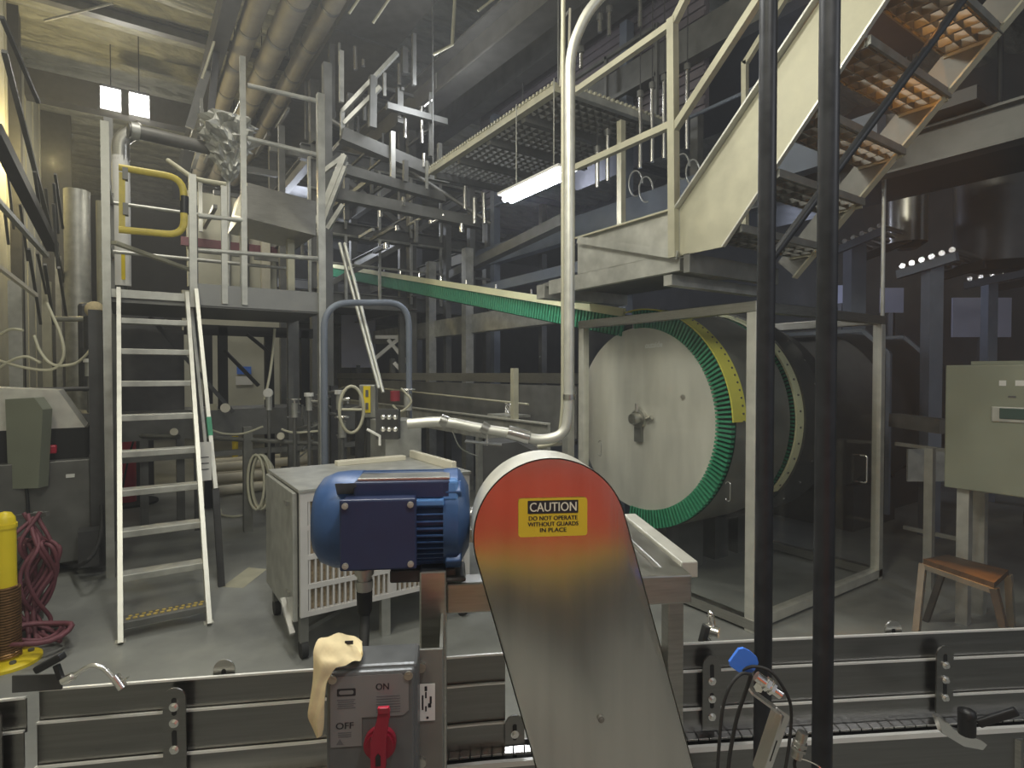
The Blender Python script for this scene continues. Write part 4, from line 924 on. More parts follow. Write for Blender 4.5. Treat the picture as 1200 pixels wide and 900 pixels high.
# lower level: portal posts and long stainless trough
for (px, lab) in ((503, 'left of two square grey posts standing behind the green belt'), (546, 'right of two square grey posts standing behind the green belt')):
    p = ax(px, 437, 4.15); single('square_post', lab, 'post', mb().box(p.x, p.x+.13, p.y, p.y+.13, 0, 3.6), 'galv')
single('long_beam', 'long horizontal stainless beam running left of the conduit, below the green belt', 'beam', mb().box(3.7, 3.78, 4.4, 12.2, 1.64, 1.75), 'stainless')
single('overhead_beam', 'pale grey beam running just beneath the green belt', 'beam', mb().box(4.25, 4.4, 4.6, 11.5, 2.35, 2.62), 'galv')
thing('trough_conveyor', 'long stainless trough conveyor running into the distance left of the conduit', 'conveyor', [
    ('side_wall', mb().box(3.30, 3.33, 4.3, 11, 1.02, 1.26), 'galv'), ('back_wall', mb().box(3.66, 3.69, 4.3, 12, 1.1, 1.62), 'steel_mid'), ('bed', mb().box(3.33, 3.66, 4.3, 11, 1.05, 1.08), 'stainless'),
    ('top_flange', mb().box(3.27, 3.33, 4.3, 11, 1.26, 1.275), 'alu'), ('leg', mb().box(3.3, 3.36, 5.6, 5.66, 0, 1.02), 'galv'), ('leg', mb().box(3.3, 3.36, 9, 9.06, 0, 1.02), 'galv'),
    ('upright', mb().box(3.28, 3.34, 4.85, 4.91, 1.275, 1.80), 'galv_light'), ('chain', mb().tube([V((3.5,4.9,1.42)), V((3.5,9.5,1.5))], .012), 'galv_light')])
cl_ = mb()
for i in range(6):
    a = i*.9; cl_.tube([V((3.42+.02*i, 5.15+.03*i+.07*math.cos(t), 1.36+.06*math.sin(t+a))) for t in [k*.5 for k in range(10)]], .008, 6)
thing('clamp_cluster', 'cluster of chrome clamps and handles on the trough edge', 'clamps', [('handles', cl_, 'edge_steel'), ('base', mb().box(3.3, 3.6, 5.0, 5.4, 1.275, 1.30), 'galv')])
thing('hopper_box', 'black box with sloping side behind the guard, under the conduit', 'hopper', [('body', mb().prism([at(566,522,3.9), at(606,518,3.9), at(645,540,3.9), at(645,600,3.9), at(566,600,3.9)], FW*.4), 'steel_dark'), ('leg', mb().bar(at(600,600,4.1), (at(600,600,4.1).x, at(600,600,4.1).y, 0), .06), 'steel_dark'), ('thin_wire', mb().tube(spline([at(530,505,3.3), at(540,525,3.4), at(560,535,3.5)], 6), .004), 'galv')])
# valve manifold + junction box
p = at(432, 470, 5.2)
thing('junction_box', 'grey junction box with a yellow lettered label, above the filter cabinet', 'junction box', [('box', mb().ob(p, RT*.075, FW*.06, UP*.15, .01), 'drum_grey'), ('label', mb().ob(at(430,468,5.13), RT*.032, FW*.003, UP*.12), 'yellow', None, 'yellow label'), ('print_mark', mb().ob(at(430,461,5.12), RT*.012, FW*.001, UP*.03), 'ink_grey'), ('print_mark', mb().ob(at(430,476,5.12), RT*.012, FW*.001, UP*.03), 'ink_grey'), ('stand', mb().bar(p-UP*.15, (p.x,p.y,0), .05), 'steel_mid')])
p = at(412, 480, 4.9)
thing('hand_wheel', 'pale ring hand wheel left of the yellow-labelled junction box', 'hand wheel', [('rim', mb().tube([p+RT*.09*math.cos(a)+UP*.20*math.sin(a)+FW*.05*math.cos(a) for a in [2*math.pi*i/28 for i in range(29)]], .014, 8, cap=False), 'galv_light'), ('spoke', mb().tube([p-RT*.09, p+RT*.09], .012), 'galv_light'), ('spindle', mb().cyl(p, p+FW*.25, .02, 10), 'steel_mid'), ('stand', mb().bar(p+FW*.25, (p.x+FW.x*.25,p.y+FW.y*.25,0), .06), 'steel_dark')])
vm = []
c_ = at(465, 510, 4.8)
vm.append(('cabinet', mb().box(c_.x-.12, c_.x+.20, c_.y-.05, c_.y+.3, 0, 1.35), 'galv'))
for r_ in range(2):
    for k in range(3):
        q = at(449+k*7, 489+r_*14, 4.55); vm.append(('valve_knob', mb().ball(q, .022, 10), 'edge_steel'))
vm.append(('valve_block', mb().ob(at(455,497,4.66), RT*.09, FW*.05, UP*.12), 'steel_dark'))
vm.append(('red_cap', mb().cyl(at(463,470,4.7), at(463,458,4.7), .04, 12), 'red_dark', None, 'dark red cap'))
vm.append(('lever', mb().tube([at(430,503,4.6), at(445,511,4.6), at(445,522,4.6)], .012), 'white'))
thing('valve_cabinet', 'steel cabinet with rows of chrome valve knobs, right of the hoop leg', 'valve cabinet', vm)
# diagonal thin pole pair near x 405-450
thing('leaning_rods', 'two long thin rods leaning from the tower down to the junction box', 'rods', [('rod', mb().tube([at(398,285,5.4), at(444,455,5.0)], .016), 'galv'), ('rod', mb().tube([at(404,285,5.4), at(449,460,5.0)], .016), 'galv')])
# machinery under platform
thing('under_platform_machine', 'long dark conveyor machine crossing under the platform behind the ladder', 'machine', [
    ('body', mb().box(-.9, 2.6, 7.5, 8.3, 1.0, 1.32), 'steel_mid'), ('upper_beam', mb().box(-.9, 2.6, 7.4, 7.5, .78, .84), 'galv_dark'), ('hood', mb().box(-.2, .55, 7.7, 8.3, 1.32, 2.25), 'steel_dark'), ('dark_frame', mb().box(.9, 1.0, 7.6, 7.7, 1.3, 2.3).box(1.85,1.95,7.6,7.7,1.3,2.3).box(.55,2.0,7.6,7.7,2.2,2.32), 'black_matt'),
    ('leg', mb().box(.1,.18,7.5,7.6,0,1.0), 'steel_mid'), ('leg', mb().box(.45,.53,7.5,7.6,0,1.0), 'steel_mid'), ('leg', mb().box(2.3,2.4,7.5,7.6,0,1.0), 'steel_mid'), ('leg', mb().box(-.8,-.7,7.5,7.6,0,1.0), 'steel_mid'),
    ('brace', mb().bar(at(263,411,6.6), at(303,452,6.6), .035), 'black'), ('brace', mb().bar(at(290,392,6.6), at(318,415,6.6), .035), 'black'), ('dial', mb().cyl(at(264,478,6.3), at(264,478,6.2), .05, 20), 'cream', None, 'round cream dial'), ('dial', mb().cyl(at(204,506,6.3), at(204,506,6.2), .04, 20), 'cream', None, 'round cream dial'), ('dial', mb().cyl(at(329,511,6.3), at(329,511,6.2), .04, 20), 'cream', None, 'round cream dial'),
    ('name_tag', mb().ob(at(248,477,6.35), RT*.06, FW*.005, UP*.035), 'galv_light'), ('pipe', mb().tube([at(243,513,6.3), at(378,520,6.3)], .025), 'galv_dark'), ('pipe', mb().tube([at(140,510,6.3), at(210,512,6.3)], .025), 'galv_dark')])
cr = []; random.seed(3)
for i in range(26):
    a = at(random.uniform(340,400), random.uniform(455,520), random.uniform(6.2,6.8)); b_ = a+V((random.uniform(-.2,.2),random.uniform(-.2,.2),random.uniform(-.15,.15))); cr.append(mb().tube([a, b_], random.choice((.01,.015,.02)), 6))
thing('pipework', 'tangle of thin pipes and fittings left of the hoop rail', 'pipework', each('thin_pipe', cr, 'galv_dark') + [('column', mb().bar((2.05,6.9,0),(2.05,6.9,1.6),.08), 'steel_dark')])
thing('wall_panel', 'pale wall panel with blue and white notice, seen under the platform', 'panel', [('board', mb().box(.8, 2.6, 11.5, 11.6, .6, 3.2), 'wall'), ('notice', mb().ob(ay(286,434,11.45), V((.12,0,0)), V((0,.01,0)), V((0,0,.07))), 'blue', None, 'blue upper half'), ('notice', mb().ob(ay(286,446,11.45), V((.14,0,0)), V((0,.01,0)), V((0,0,.08))), 'white', None, 'white lower half'), ('stand', mb().box(1,1.1,11.5,11.6,0,.6).box(2.3,2.4,11.5,11.6,0,.6), 'steel_mid')])
thing('back_panel', 'pale wall panel seen through the platform railing', 'panel', [('board', mb().box(.9, 2.4, 11.7, 11.8, 3.3, 5.0), 'wall'), ('bar', mb().box(.8,2.5,11.6,11.7,4.0,4.15), 'maroon', None, 'dark red bar'), ('post', mb().box(2.1,2.25,11.5,11.65,3.3,5.2), 'cream'), ('post', mb().box(1.0,1.1,11.75,11.8,0,3.3), 'steel_mid'), ('mullion', mb().box(1.5,1.58,11.6,11.7,3.3,5).box(1.85,1.9,11.6,11.7,3.3,5), 'steel_dark')])
for k, (px, lab) in enumerate(((425, 'pale blue lit panel under the sloping belt, left of the square posts'),)):
    p = at(420, 400, 12); thing('lit_panel', lab, 'panel', [('board', mb().ob(p, RT*.35, FW*.03, UP*.55), 'lavender'), ('leg', mb().bar(p-UP*.5, (p.x,p.y,0), .1), 'steel_mid')])
rr = mb()
for a, b_ in (((440,420),(470,395)),((455,398),(480,428)),((440,395),(478,395)),((462,425),(480,445))): rr.bar(at(*a,10), at(*b_,10), .06)
thing('folding_truss', 'white scissor truss in the distance between hoop rail and square post', 'truss', [('bars', rr, 'white'), ('stand', mb().bar(at(460,420,10.1), (at(460,420,10.1).x, at(460,420,10.1).y, 0), .08), 'steel_mid')])
# bollards
def bollard(p, r, h, label, spring=False):
    parts = [('post', mb().lathe(V((p.x,p.y,.02)), UP, [(r,0),(r,h-.06),(r*1.12,h-.06),(r*1.12,h-.035),(r,h-.035),(r*.95,h),(r*.6,h+.03),(0,h+.04)], 20), 'yellow')]
    parts.append(('base_plate', mb().lathe(V((p.x,p.y,0)), UP, [(0,0),(r*3.1,0),(r*3.1,.018),(r*2.7,.03),(r,.035)], 28), 'yellow', [('bolt', mb().cyl((p.x+r*2.1*math.cos(t_), p.y+r*2.1*math.sin(t_), .025), (p.x+r*2.1*math.cos(t_), p.y+r*2.1*math.sin(t_), .045), r*.3, 8), 'steel_mid') for t_ in (-1.2, .3, 2, 3.6)]))
    if spring:
        sp = [V((p.x+(r+.012)*math.cos(t_), p.y+(r+.012)*math.sin(t_), .04+t_/(2*math.pi)*.0165)) for t_ in [i*math.pi/8 for i in range(16*26)]]
        parts.append(('coil_spring', mb().tube(sp, .0075, 6), 'copper', None, 'rusty coil spring'))
    thing('safety_bollard', label, 'bollard', parts)
gp_ = az(8, 777, 0)
bollard(gp_, .055, .86, 'yellow bollard with a rusty coil spring, at the left edge', True)
gp_ = az(276, 566, 0); bollard(gp_, .045, 1.15, 'far yellow bollard on a round base, behind the ladder right side')
gp_ = az(150, 590, 0)
thing('red_post', 'dark red cylinder post standing behind the ladder left rail', 'post', [('post', mb().cyl((gp_.x,gp_.y,.02), (gp_.x,gp_.y,1.05), .10, 20), 'red'), ('base', mb().cyl((gp_.x,gp_.y,0), (gp_.x,gp_.y,.03), .35, 28), 'black_matt')])
# red hose heap
random.seed(11)
hs = []
base = az(48, 745, 0)
for k in range(15):
    pts = []; ph = random.uniform(0, 6.28)
    top_ = at(random.uniform(20, 52), random.uniform(600, 640), 3.95)
    pts.append(top_)
    x0 = random.uniform(18, 62)
    for j, yy in enumerate((640, 670, 700, 725)): pts.append(at(x0+16*math.sin(ph+j*1.3), yy, 3.85+.1*math.sin(ph+j)))
    q = az(random.uniform(30, 72), random.uniform(735, 752), .03); pts.append(q)
    hs.append(('hose', mb().tube(spline(pts, 6), .013, 8), 'maroon'))
for k in range(6):
    c2 = az(45+random.uniform(-8,8), 742, .03+.022*k); r2_ = random.uniform(.16,.3)
    hs.append(('hose', mb().tube([c2+RT*r2_*math.cos(a)*.8+FW*r2_*.7*math.sin(a)+UP*.01*math.sin(3*a) for a in [i*.35+k for i in range(15)]], .014, 8), 'maroon'))
hs.append(('hook', mb().bar(at(20,606,4.0), at(56,602,4.0), .03), 'steel_mid'))
hs.append(('hook_stand', mb().bar(at(44,600,4.05), (at(44,600,4.05).x, at(44,600,4.05).y, 0), .05), 'galv_dark'))
thing('hose_heap', 'tangled heap of dark red hoses behind the near yellow bollard', 'hoses', hs)
single('floor_cable', 'thick black cable curving from the dark cabinet to the red hoses', 'cable', mb().tube(spline([at(119,592,4.9), at(119,620,4.8), at(112,645,4.6), at(98,660,4.5), az(80,664,.02), az(62,660,.02), az(50,650,.03)], 8), .016, 10), 'rubber')
# cabinets at the left
def cabinet(x0, x1, y0, y1, z0, z1, m_): return mb().box(x0, x1, y0, y1, z0, z1, .01)
thing('dark_cabinet', 'low dark grey steel cabinet left of the ladder foot', 'cabinet', [('body', mb().box(-1.15, -.28, 6.2, 6.9, .12, 1.0, .01), 'steel_mid'), ('side_post', mb().box(-.28, -.18, 6.15, 6.3, .05, 2.3), 'steel_dark'), ('foot_box', mb().box(-.36, -.22, 5.95, 6.12, .12, .42), 'steel_dark'), ('cable', mb().tube(spline([V((-.72,6.18,1.0)), V((-.70,6.17,.5)), V((-.75,6.16,.2)), V((-.95,6.1,.05))], 6), .012), 'rubber'), ('tag', mb().box(-.45,-.39,6.19,6.198,.85,.88), 'white'), ('foot', mb().box(-1.1,-1.0,6.25,6.35,0,.12).box(-.4,-.3,6.6,6.7,0,.12), 'steel_dark')])
thing('shiny_hood', 'shiny blue-grey sheet hood standing on the dark cabinet at left', 'hood', [('sheet', mb().prism([V((-1.1,6.3,1.27)), V((-.32,6.3,1.27)), V((-.50,6.3,1.60)), V((-1.1,6.3,1.64))], V((0,.5,0))), 'alu'), ('support', mb().box(-1.1,-.3,6.3,6.8,1.0,1.27), 'black_matt'), ('red_valve', mb().ob(V((-.6,6.22,1.10)), V((.09,0,0)), V((0,.03,0)), V((0,0,.035)), .01), 'red', None, 'red valve body')])
thing('wall_panel_box', 'grey-green electrical box on the left wall above the red hoses', 'electrical box', [('box', mb().prism([at(6,468,4.7), at(40,466,4.7), at(50,480,4.7), at(45,572,4.7), at(10,573,4.7)], FW*.10), 'olive'), ('lower_duct', mb().prism([at(8,575,4.8), at(42,573,4.8), at(42,640,4.8), at(30,648,4.8), at(8,600,4.8)], FW*.15), 'galv_dark'), ('leg', mb().bar(at(20,600,5.0), (at(20,600,5.0).x,at(20,600,5.0).y,0), .06), 'galv_dark')])
single('foot_pad', 'pale sheet plate lying on the floor under the left electrical box', 'plate', mb().prism([at(30,597,4.75), at(45,597,4.75), at(48,585,5.0), at(36,585,5.0)], -UP*.01), 'cream') if 0 else None
# columns on left wall
for (x0, x1, y, m_, lab) in ((-1.6, -1.5, 10.2, 'steel_dark', 'near dark wall column on the left with cable trays'), (-1.6, -1.45, 12.6, 'steel_dark', 'middle dark wall column on the left'), (-1.6, -1.05, 17.0, 'steel_dark', 'far dark wall column beside the roof insulation')):
    single('wall_column', lab, 'column', mb().box(x0, x1, y, y+.25, 0, 7.9), m_)
# vertical insulated duct pipe at px 90
p = at(91, 300, 9.0); single('riser_pipe', 'pale vertical riser pipe between the left wall and the ladder', 'pipe', mb().cyl((p.x,p.y,0), (p.x,p.y,4.6), .17, 24), 'galv')
p = at(118, 300, 8.2); single('riser_pipe', 'thin bright vertical pipe just left of the tall ladder post', 'pipe', mb().cyl((p.x,p.y,0), (p.x,p.y,4.2), .05, 16), 'galv_light')
p = at(129, 300, 7.6); single('riser_post', 'tall dark post directly left of the white insulated column', 'post', mb().box(p.x-.05, p.x+.05, p.y-.05, p.y+.05, 0, 5.1), 'steel_mid')
p = at(111, 363, 7.4)
thing('round_valve', 'cream ball-shaped valve head left of the ladder top', 'valve', [('head', mb().ball(p, .11, 16), 'rag'), ('body', mb().cyl(p-UP*.5, p-UP*.09, .12, 16), 'steel_dark'), ('stem', mb().bar((p.x,p.y,0), p-UP*.5, .08), 'steel_dark'), ('side_pipe', mb().tube([p-UP*.12, p-UP*.12-RT*.5], .035), 'galv')])
# cable trays along wall: diagonals
for (a, b_, w_, m_, lab) in (((-8,150,5.4),(62,290,7.5), .12, 'steel_dark', 'thick dark cable tray slanting down the left wall'), ((5,60,6.0),(75,330,9.0), .05, 'steel_mid', 'thin cable slanting along the lit left wall'), ((-6,232,5.0),(55,300,6.4), .045, 'galv', 'pale lower conduit slanting along the left wall'), ((2,20,6),(45,120,7), .04, 'steel_dark', 'dark cable at the top left corner wall'), ((-5,310,4.8),(42,346,5.6), .035, 'cream', 'cream conduit slanting by the left edge')):
    single('cable_tray' if w_ > .1 else 'wall_conduit', lab, 'cable tray' if w_ > .1 else 'conduit', mb().bar(at(*a), at(*b_), w_), m_)
cr = mb()
random.seed(5)
for i in range(14):
    a = at(random.uniform(0,70), random.uniform(200,330), random.uniform(6.5,8)); cr.bar(a, a+V((0, random.uniform(.3,1), random.uniform(-.8,-.3))), .03)
thing('cable_bundle', 'bundle of dark cables and brackets on the left wall', 'cables', [(None, cr, 'steel_mid')])
for k, (pts, lab) in enumerate((([(55,300),(72,340),(74,365),(60,378),(30,376),(0,368)], 'cream hose looping from the left wall down and back left'), ([(40,338),(48,358),(62,372),(85,372),(100,362),(112,345)], 'cream hose swinging between the left wall and the ball valve'), ([(-5,395),(12,386),(27,387)], 'short cream hose arc at the left edge'), ([(-5,435),(10,424),(30,418),(48,425)], 'cream hose arc low at the left edge'))):
    dy = 55 if k < 2 else 0
    single('cream_hose', lab, 'hose', mb().tube(spline([at(x, y+dy, 5.3) for x, y in pts], 8), .013, 8), 'hose_cream')
p = at(60, 460, 5.2)
single('service_pipe', 'dark horizontal service pipe crossing above the left cabinets', 'pipe', mb().tube([at(0,458,5.2), at(118,455,5.6)], .022), 'steel_dark')
# coiled hose rack near (300,570)
hs = []
for k in range(8):
    c2 = at(303+random.uniform(-5,5), 565, 6.2+.03*k); hs.append(('hose', mb().tube([c2+RT*(.09+.01*k)*math.cos(a)+UP*.30*math.sin(a) for a in [i*math.pi/10 for i in range(21)]], .014, 8, cap=False), 'hose_cream'))
hs.append(('floor_loop', mb().tube(spline([az(297,585,.02), az(285,603,.02), az(262,604,.02), az(258,597,.02)], 8), .014), 'hose_cream'))
hs.append(('stand', mb().bar((at(290,560,6.3).x,at(290,560,6.3).y,0), at(290,500,6.3), .09), 'galv_dark'))
thing('hose_coil', 'pale hose coiled on a stand between ladder and filter cabinet', 'hose', hs)
single('floor_patch', 'pale parallelogram patch on the concrete right of the ladder foot', 'floor marking', mb().prism([az(260,688,.0005), az(285,689,.0005), az(313,667,.0005), az(291,665,.0005)], UP*.001), 'galv_light')
# ================================================================ right side
thing('steel_cabinet', 'grey-green steel control cabinet with small display at the right edge', 'control cabinet', [
    ('body', mb().box(4.75, 5.2, .55, 1.63, .95, 1.805, .008), 'olive'), ('top_cap', mb().box(4.80, 5.2, .5, 1.5, 1.805, 1.83), 'olive'),
    ('display', mb().ob(ax(1181,486,4.745), V((.006,0,0)), V((0,.085,0)), V((0,0,.05)), .006), 'galv', [('screen', mb().ob(ax(1186,485,4.735), V((.004,0,0)), V((0,.065,0)), V((0,0,.035)), .004), 'screen')]),
    ('sticker', mb().ob(ax(1175,449,4.747), V((.002,0,0)), V((0,.018,0)), V((0,0,.018))), 'white'), ('sticker', mb().ob(ax(1195,449,4.747), V((.002,0,0)), V((0,.022,0)), V((0,0,.018))), 'white'), ('slot', mb().ob(ax(1186,465,4.747), V((.002,0,0)), V((0,.02,0)), V((0,0,.006))), 'ink_grey'),
    ('leg', mb().box(4.80, 4.87, 1.50, 1.57, 0, .95), 'galv'), ('leg', mb().box(4.80, 4.87, .6, .67, 0, .95), 'galv'), ('leg', mb().box(5.1, 5.17, 1.5, 1.57, 0, .95), 'galv'), ('cable', mb().tube(spline([V((4.9,1.2,.95)), V((4.85,1.2,.75)), V((4.85,1.05,.66)), V((4.85,.8,.7))], 6), .018), 'rubber')])
thing('punched_stand', 'punched steel frame between the cage and the grey-green cabinet', 'frame', [('upright', mb().bar(at(1090,525,4.6), (at(1090,525,4.6).x,at(1090,525,4.6).y,0), .06), 'galv'), ('plate', mb().ob(at(1085,545,4.9), RT*.16, FW*.01, UP*.14), 'galv'), ('rail', mb().bar(at(1050,520,5.0), at(1110,528,4.6), .03), 'galv'), ('rail', mb().bar(at(1048,492,5.3), at(1108,500,4.8), .12), 'steel_mid'), ('low_rail', mb().bar(at(1060,618,4.9), at(1125,632,4.4), .03), 'galv')])
# step stool
sp = [at(1082,655,3.55), at(1110,650,3.9), at(1182,668,3.5), at(1165,683,3.15)]
thing('step_stool', 'dark steel step stool with a worn wooden top, lower right', 'step stool', [('top', mb().prism(sp, -UP*.03), 'wood'), ('side_rail', mb().bar(sp[0]-UP*.045, sp[3]-UP*.045, .03), 'galv_dark'), ('side_rail', mb().bar(sp[1]-UP*.045, sp[2]-UP*.045, .03), 'galv_dark'),
   ('leg', mb().bar(sp[0]-UP*.03, V((sp[0].x-.12, sp[0].y, 0)), .035), 'galv_dark'), ('leg', mb().bar(sp[1]-UP*.03, V((sp[1].x, sp[1].y+.12, 0)), .035), 'steel_dark'), ('leg', mb().bar(sp[2]-UP*.03, V((sp[2].x+.1, sp[2].y, 0)), .035), 'galv_dark'), ('leg', mb().bar(sp[3]-UP*.03, V((sp[3].x, sp[3].y-.12, 0)), .035), 'steel_dark'), ('cross_rail', mb().bar(V((sp[0].x-.08, sp[0].y, .12)), V((sp[3].x, sp[3].y-.1, .12)), .03), 'galv_dark')])
for (px, d, w_, zt, lab) in ((1000, 7.45, .19, 3.40, 'nearest blue-grey square post rising behind the cage top'), (1091, 6.1, .14, 2.88, 'blue-grey square post above the steel cabinet left corner'), (1158, 7.8, .13, 3.0, 'farthest blue-grey post, near the right edge')):
    p = at(px, 437, d); single('blue_grey_post', lab, 'post', mb().ob(V((p.x,p.y,zt/2)), RT*w_/2, FW*w_/2, UP*zt/2), 'steel_blue')
def roller(px0, py0, px1, py1, d, lab, n=6):
    a, b_ = at(px0, py0, d), at(px1, py1, d-.5); m_ = mb().bar(a, b_, .06, .09); rl_ = mb()
    for i in range(n):
        p = a.lerp(b_, (i+.5)/n)+UP*.08; rl_.cyl(p-V((0,0,0)), p+V((.7,0,.0)), .03, 10)
    thing('roller_track', lab, 'roller track', [('side_rail', m_, 'steel_blue'), ('rollers', rl_, 'edge_steel'), ('far_rail', mb().bar(a+V((.75,0,0)), b_+V((.75,0,0)), .05, .09), 'steel_dark')])
roller(975, 296, 1036, 270, 7.4, 'blue-grey roller track arm on the nearest blue-grey post')
roller(1052, 322, 1122, 300, 6.3, 'blue-grey roller track arm on the post above the cabinet')
roller(1130, 335, 1210, 318, 7.6, 'roller track arm on the farthest post at the right edge')
single('hanger_tube', 'thin grey vertical tube between the nearest two blue-grey posts', 'tube', mb().cyl((at(1034,372,5.2).x, at(1034,372,5.2).y, 2.2), (at(1034,372,5.2).x, at(1034,372,5.2).y, 3.9), .018, 10), 'galv')
thing('side_girder', 'long dark olive girder crossing the right side behind the stair', 'girder', [(None, ibeam((5.4, .2, 3.58), (5.4, 3.6, 3.58), .28, .16, .02), 'steel_mid')])
for (px, py0, py1, d, r_, lab) in ((1170, 205, 310, 6.5, .40, 'large dark cylindrical tank hanging at the right edge'), (1064, 240, 285, 7.5, .22, 'smaller copper-tinted tank left of the large dark tank')):
    p, q = at(px, py0, d), at(px, py1, d)
    thing('tank', lab, 'tank', [('shell', mb().cyl((p.x,p.y,q.z), (p.x,p.y,p.z+.5), r_, 32), 'drum_dark' if r_ > .3 else 'stainless'), ('bottom', mb().cyl((p.x,p.y,q.z-.08), (p.x,p.y,q.z), r_*.5, 24, r_), 'steel_dark'), ('hanger', mb().cyl((p.x,p.y,p.z+.5), (p.x,p.y,7.5), .03, 8), 'steel_dark')])
for (px, py, w_, h_, lab) in ((985, 345, .30, .16, 'pale lavender lit panel between the first two blue-grey posts'), (1045, 352, .20, .22, 'small pale lavender panel right of the thin grey tube'), (1150, 372, .52, .35, 'largest pale lavender panel, right of the second blue-grey post')):
    p = at(px, py, 10.2); thing('lit_panel', lab, 'panel', [('sheet', mb().ob(p, RT*w_, FW*.02, UP*h_), 'lavender'), ('stand', mb().bar(p-UP*h_, (p.x,p.y,0), .08), 'steel_dark')])
# added orange sheet behind the camera, stands in for a vest mirrored in guard
vs = []; fs = []
for i in range(61):
    t_ = i/60
    for z in (.74, 1.50): vs.append(C(-.45+1.7*t_, -.75+.012*math.sin(t_*40), z))
for i in range(60): fs.append((2*i, 2*i+2, 2*i+3, 2*i+1))
thing('reflector_sheet', 'added orange-red reflector sheet with a yellow hem behind the camera, mirrored in the guard', 'reflector', [('sheet', mb().add(vs, fs, True), 'orange_cloth'), ('rail', mb().tube([C(-.5,-.75,1.52), C(1.3,-.75,1.52)], .015), 'galv'), ('hem', mb().bar(C(-.45,-.72,.69), C(1.25,-.72,.69), .02, .11), 'belt_yellow'), ('stand', mb().bar(C(-.5,-.75,0), C(-.5,-.75,1.53), .03), 'galv'), ('stand', mb().bar(C(1.3,-.75,0), C(1.3,-.75,1.53), .03), 'galv')])

# ---------------- more mid-ground fittings
def fitting(px, py, d, lab, k):
    p = at(px, py, d); parts = [('body', mb().cyl(p-UP*.10, p+UP*.05, .035, 12), 'galv')]
    if k == 0: parts += [('cap', mb().cyl(p+UP*.05, p+UP*.09, .05, 12), 'white'), ('side_port', mb().cyl(p, p+RT*.10, .02, 10), 'edge_steel')]
    elif k == 1: parts += [('wheel', mb().tube([p+UP*.09+RT*.06*math.cos(a)+FW*.06*math.sin(a) for a in [2*math.pi*i/16 for i in range(17)]], .010, 6, cap=False), 'edge_steel'), ('stem', mb().cyl(p+UP*.05, p+UP*.10, .010, 8), 'edge_steel')]
    else: parts += [('gauge', mb().cyl(p+UP*.09, p+UP*.09-FW*.03, .05, 16), 'white'), ('neck', mb().cyl(p+UP*.04, p+UP*.08, .012, 8), 'edge_steel')]
    parts.append(('riser', mb().cyl((p.x,p.y,0), p-UP*.10, .018, 10), 'steel_mid'))
    thing('valve', lab, 'valve', parts)
fitting(52, 500, 5.0, 'small wheel valve on the electrical box side, far left', 1)
fitting(88, 505, 5.9, 'round gauge valve above the dark cabinet', 2)
fitting(104, 430, 6.2, 'white-capped valve left of the tall ladder post', 0)
fitting(258, 352, 7.0, 'gauge valve standing behind the platform toe plate', 2) if 0 else None
fitting(345, 478, 6.0, 'wheel valve on the machine left of the tall right platform leg', 1)
fitting(362, 470, 6.1, 'white-capped valve beside the tall right platform leg', 0)
fitting(398, 468, 5.6, 'white-capped valve between hoop leg and hand wheel', 0)
fitting(401, 500, 5.3, 'wheel valve below the hand wheel', 1)
fitting(478, 468, 5.2, 'wheel valve right of the red cap on the valve cabinet', 1)
fitting(315, 470, 6.3, 'round gauge over the conveyor machine under the platform', 2)
for (pts, d, r, m_, lab) in (([(243,502),(262,508),(285,508),(308,500)], 6.1, .011, 'hose_cream', 'cream hose sagging under the platform machine'), ([(310,468),(316,440),(320,410),(322,385)], 6.3, .014, 'hose_cream', 'cream vertical hose under the platform'), ([(330,503),(345,507),(375,505)], 6.1, .012, 'hose_cream', 'cream hose running right to the hoop leg'),
        ([(140,590),(150,540),(160,505)], 7.2, .012, 'rubber', 'black hose behind the ladder left side'), ([(470,455),(482,470),(470,482),(460,475)], 5.0, .010, 'galv_light', 'pale looped tube at the valve cabinet')):
    single('service_hose', lab, 'hose', mb().tube(spline([at(x, y, d) for x, y in pts], 8), r, 8), m_)
for (px, y0, y1, d, w_, m_, lab) in ((243, 383, 520, 7.4, .10, 'black_matt', 'black upright just right of the ladder under the platform'), (315, 385, 470, 7.2, .10, 'black_matt', 'black upright in the middle under the platform'), (343, 370, 500, 7.2, .12, 'steel_mid', 'grey upright under the platform, left of its right leg'),
        (18, 330, 460, 7.5, .14, 'galv', 'pale wall channel behind the cream hoses'), (55, 330, 470, 8.6, .10, 'galv_light', 'pale slim channel on the wall, right of the wall box'), (68, 300, 470, 9.6, .08, 'galv', 'slim grey wall channel left of the riser pipe')):
    p, q = at(px, y0, d), at(px, y1, d); single('upright', lab, 'upright', mb().box(p.x-w_/2, p.x+w_/2, p.y-w_/2, p.y+w_/2, 0, p.z), m_)
thing('dark_machine', 'dark machine head behind the ladder, with bright slots', 'machine', [('shell', mb().box(-.55, .45, 9.6, 10.2, 1.5, 2.7, .05), 'steel_dark'), ('slot', mb().box(-.4, -.2, 9.58, 9.6, 2.3, 2.33), 'edge_steel'), ('slot', mb().box(0, .2, 9.58, 9.6, 2.3, 2.33), 'edge_steel'), ('base', mb().box(-.4, .3, 9.7, 10.1, 0, 1.5), 'steel_dark')])
thing('floor_pipes', 'pale pipes lying in a stack on the floor behind the far yellow bollard', 'pipes', [('pipe', mb().cyl(V((1.0+.0*i, 9.0+.16*i, .09+.14*(i % 3))), V((2.6, 9.0+.16*i, .09+.14*(i % 3))), .07, 12), 'cream') for i in range(6)])
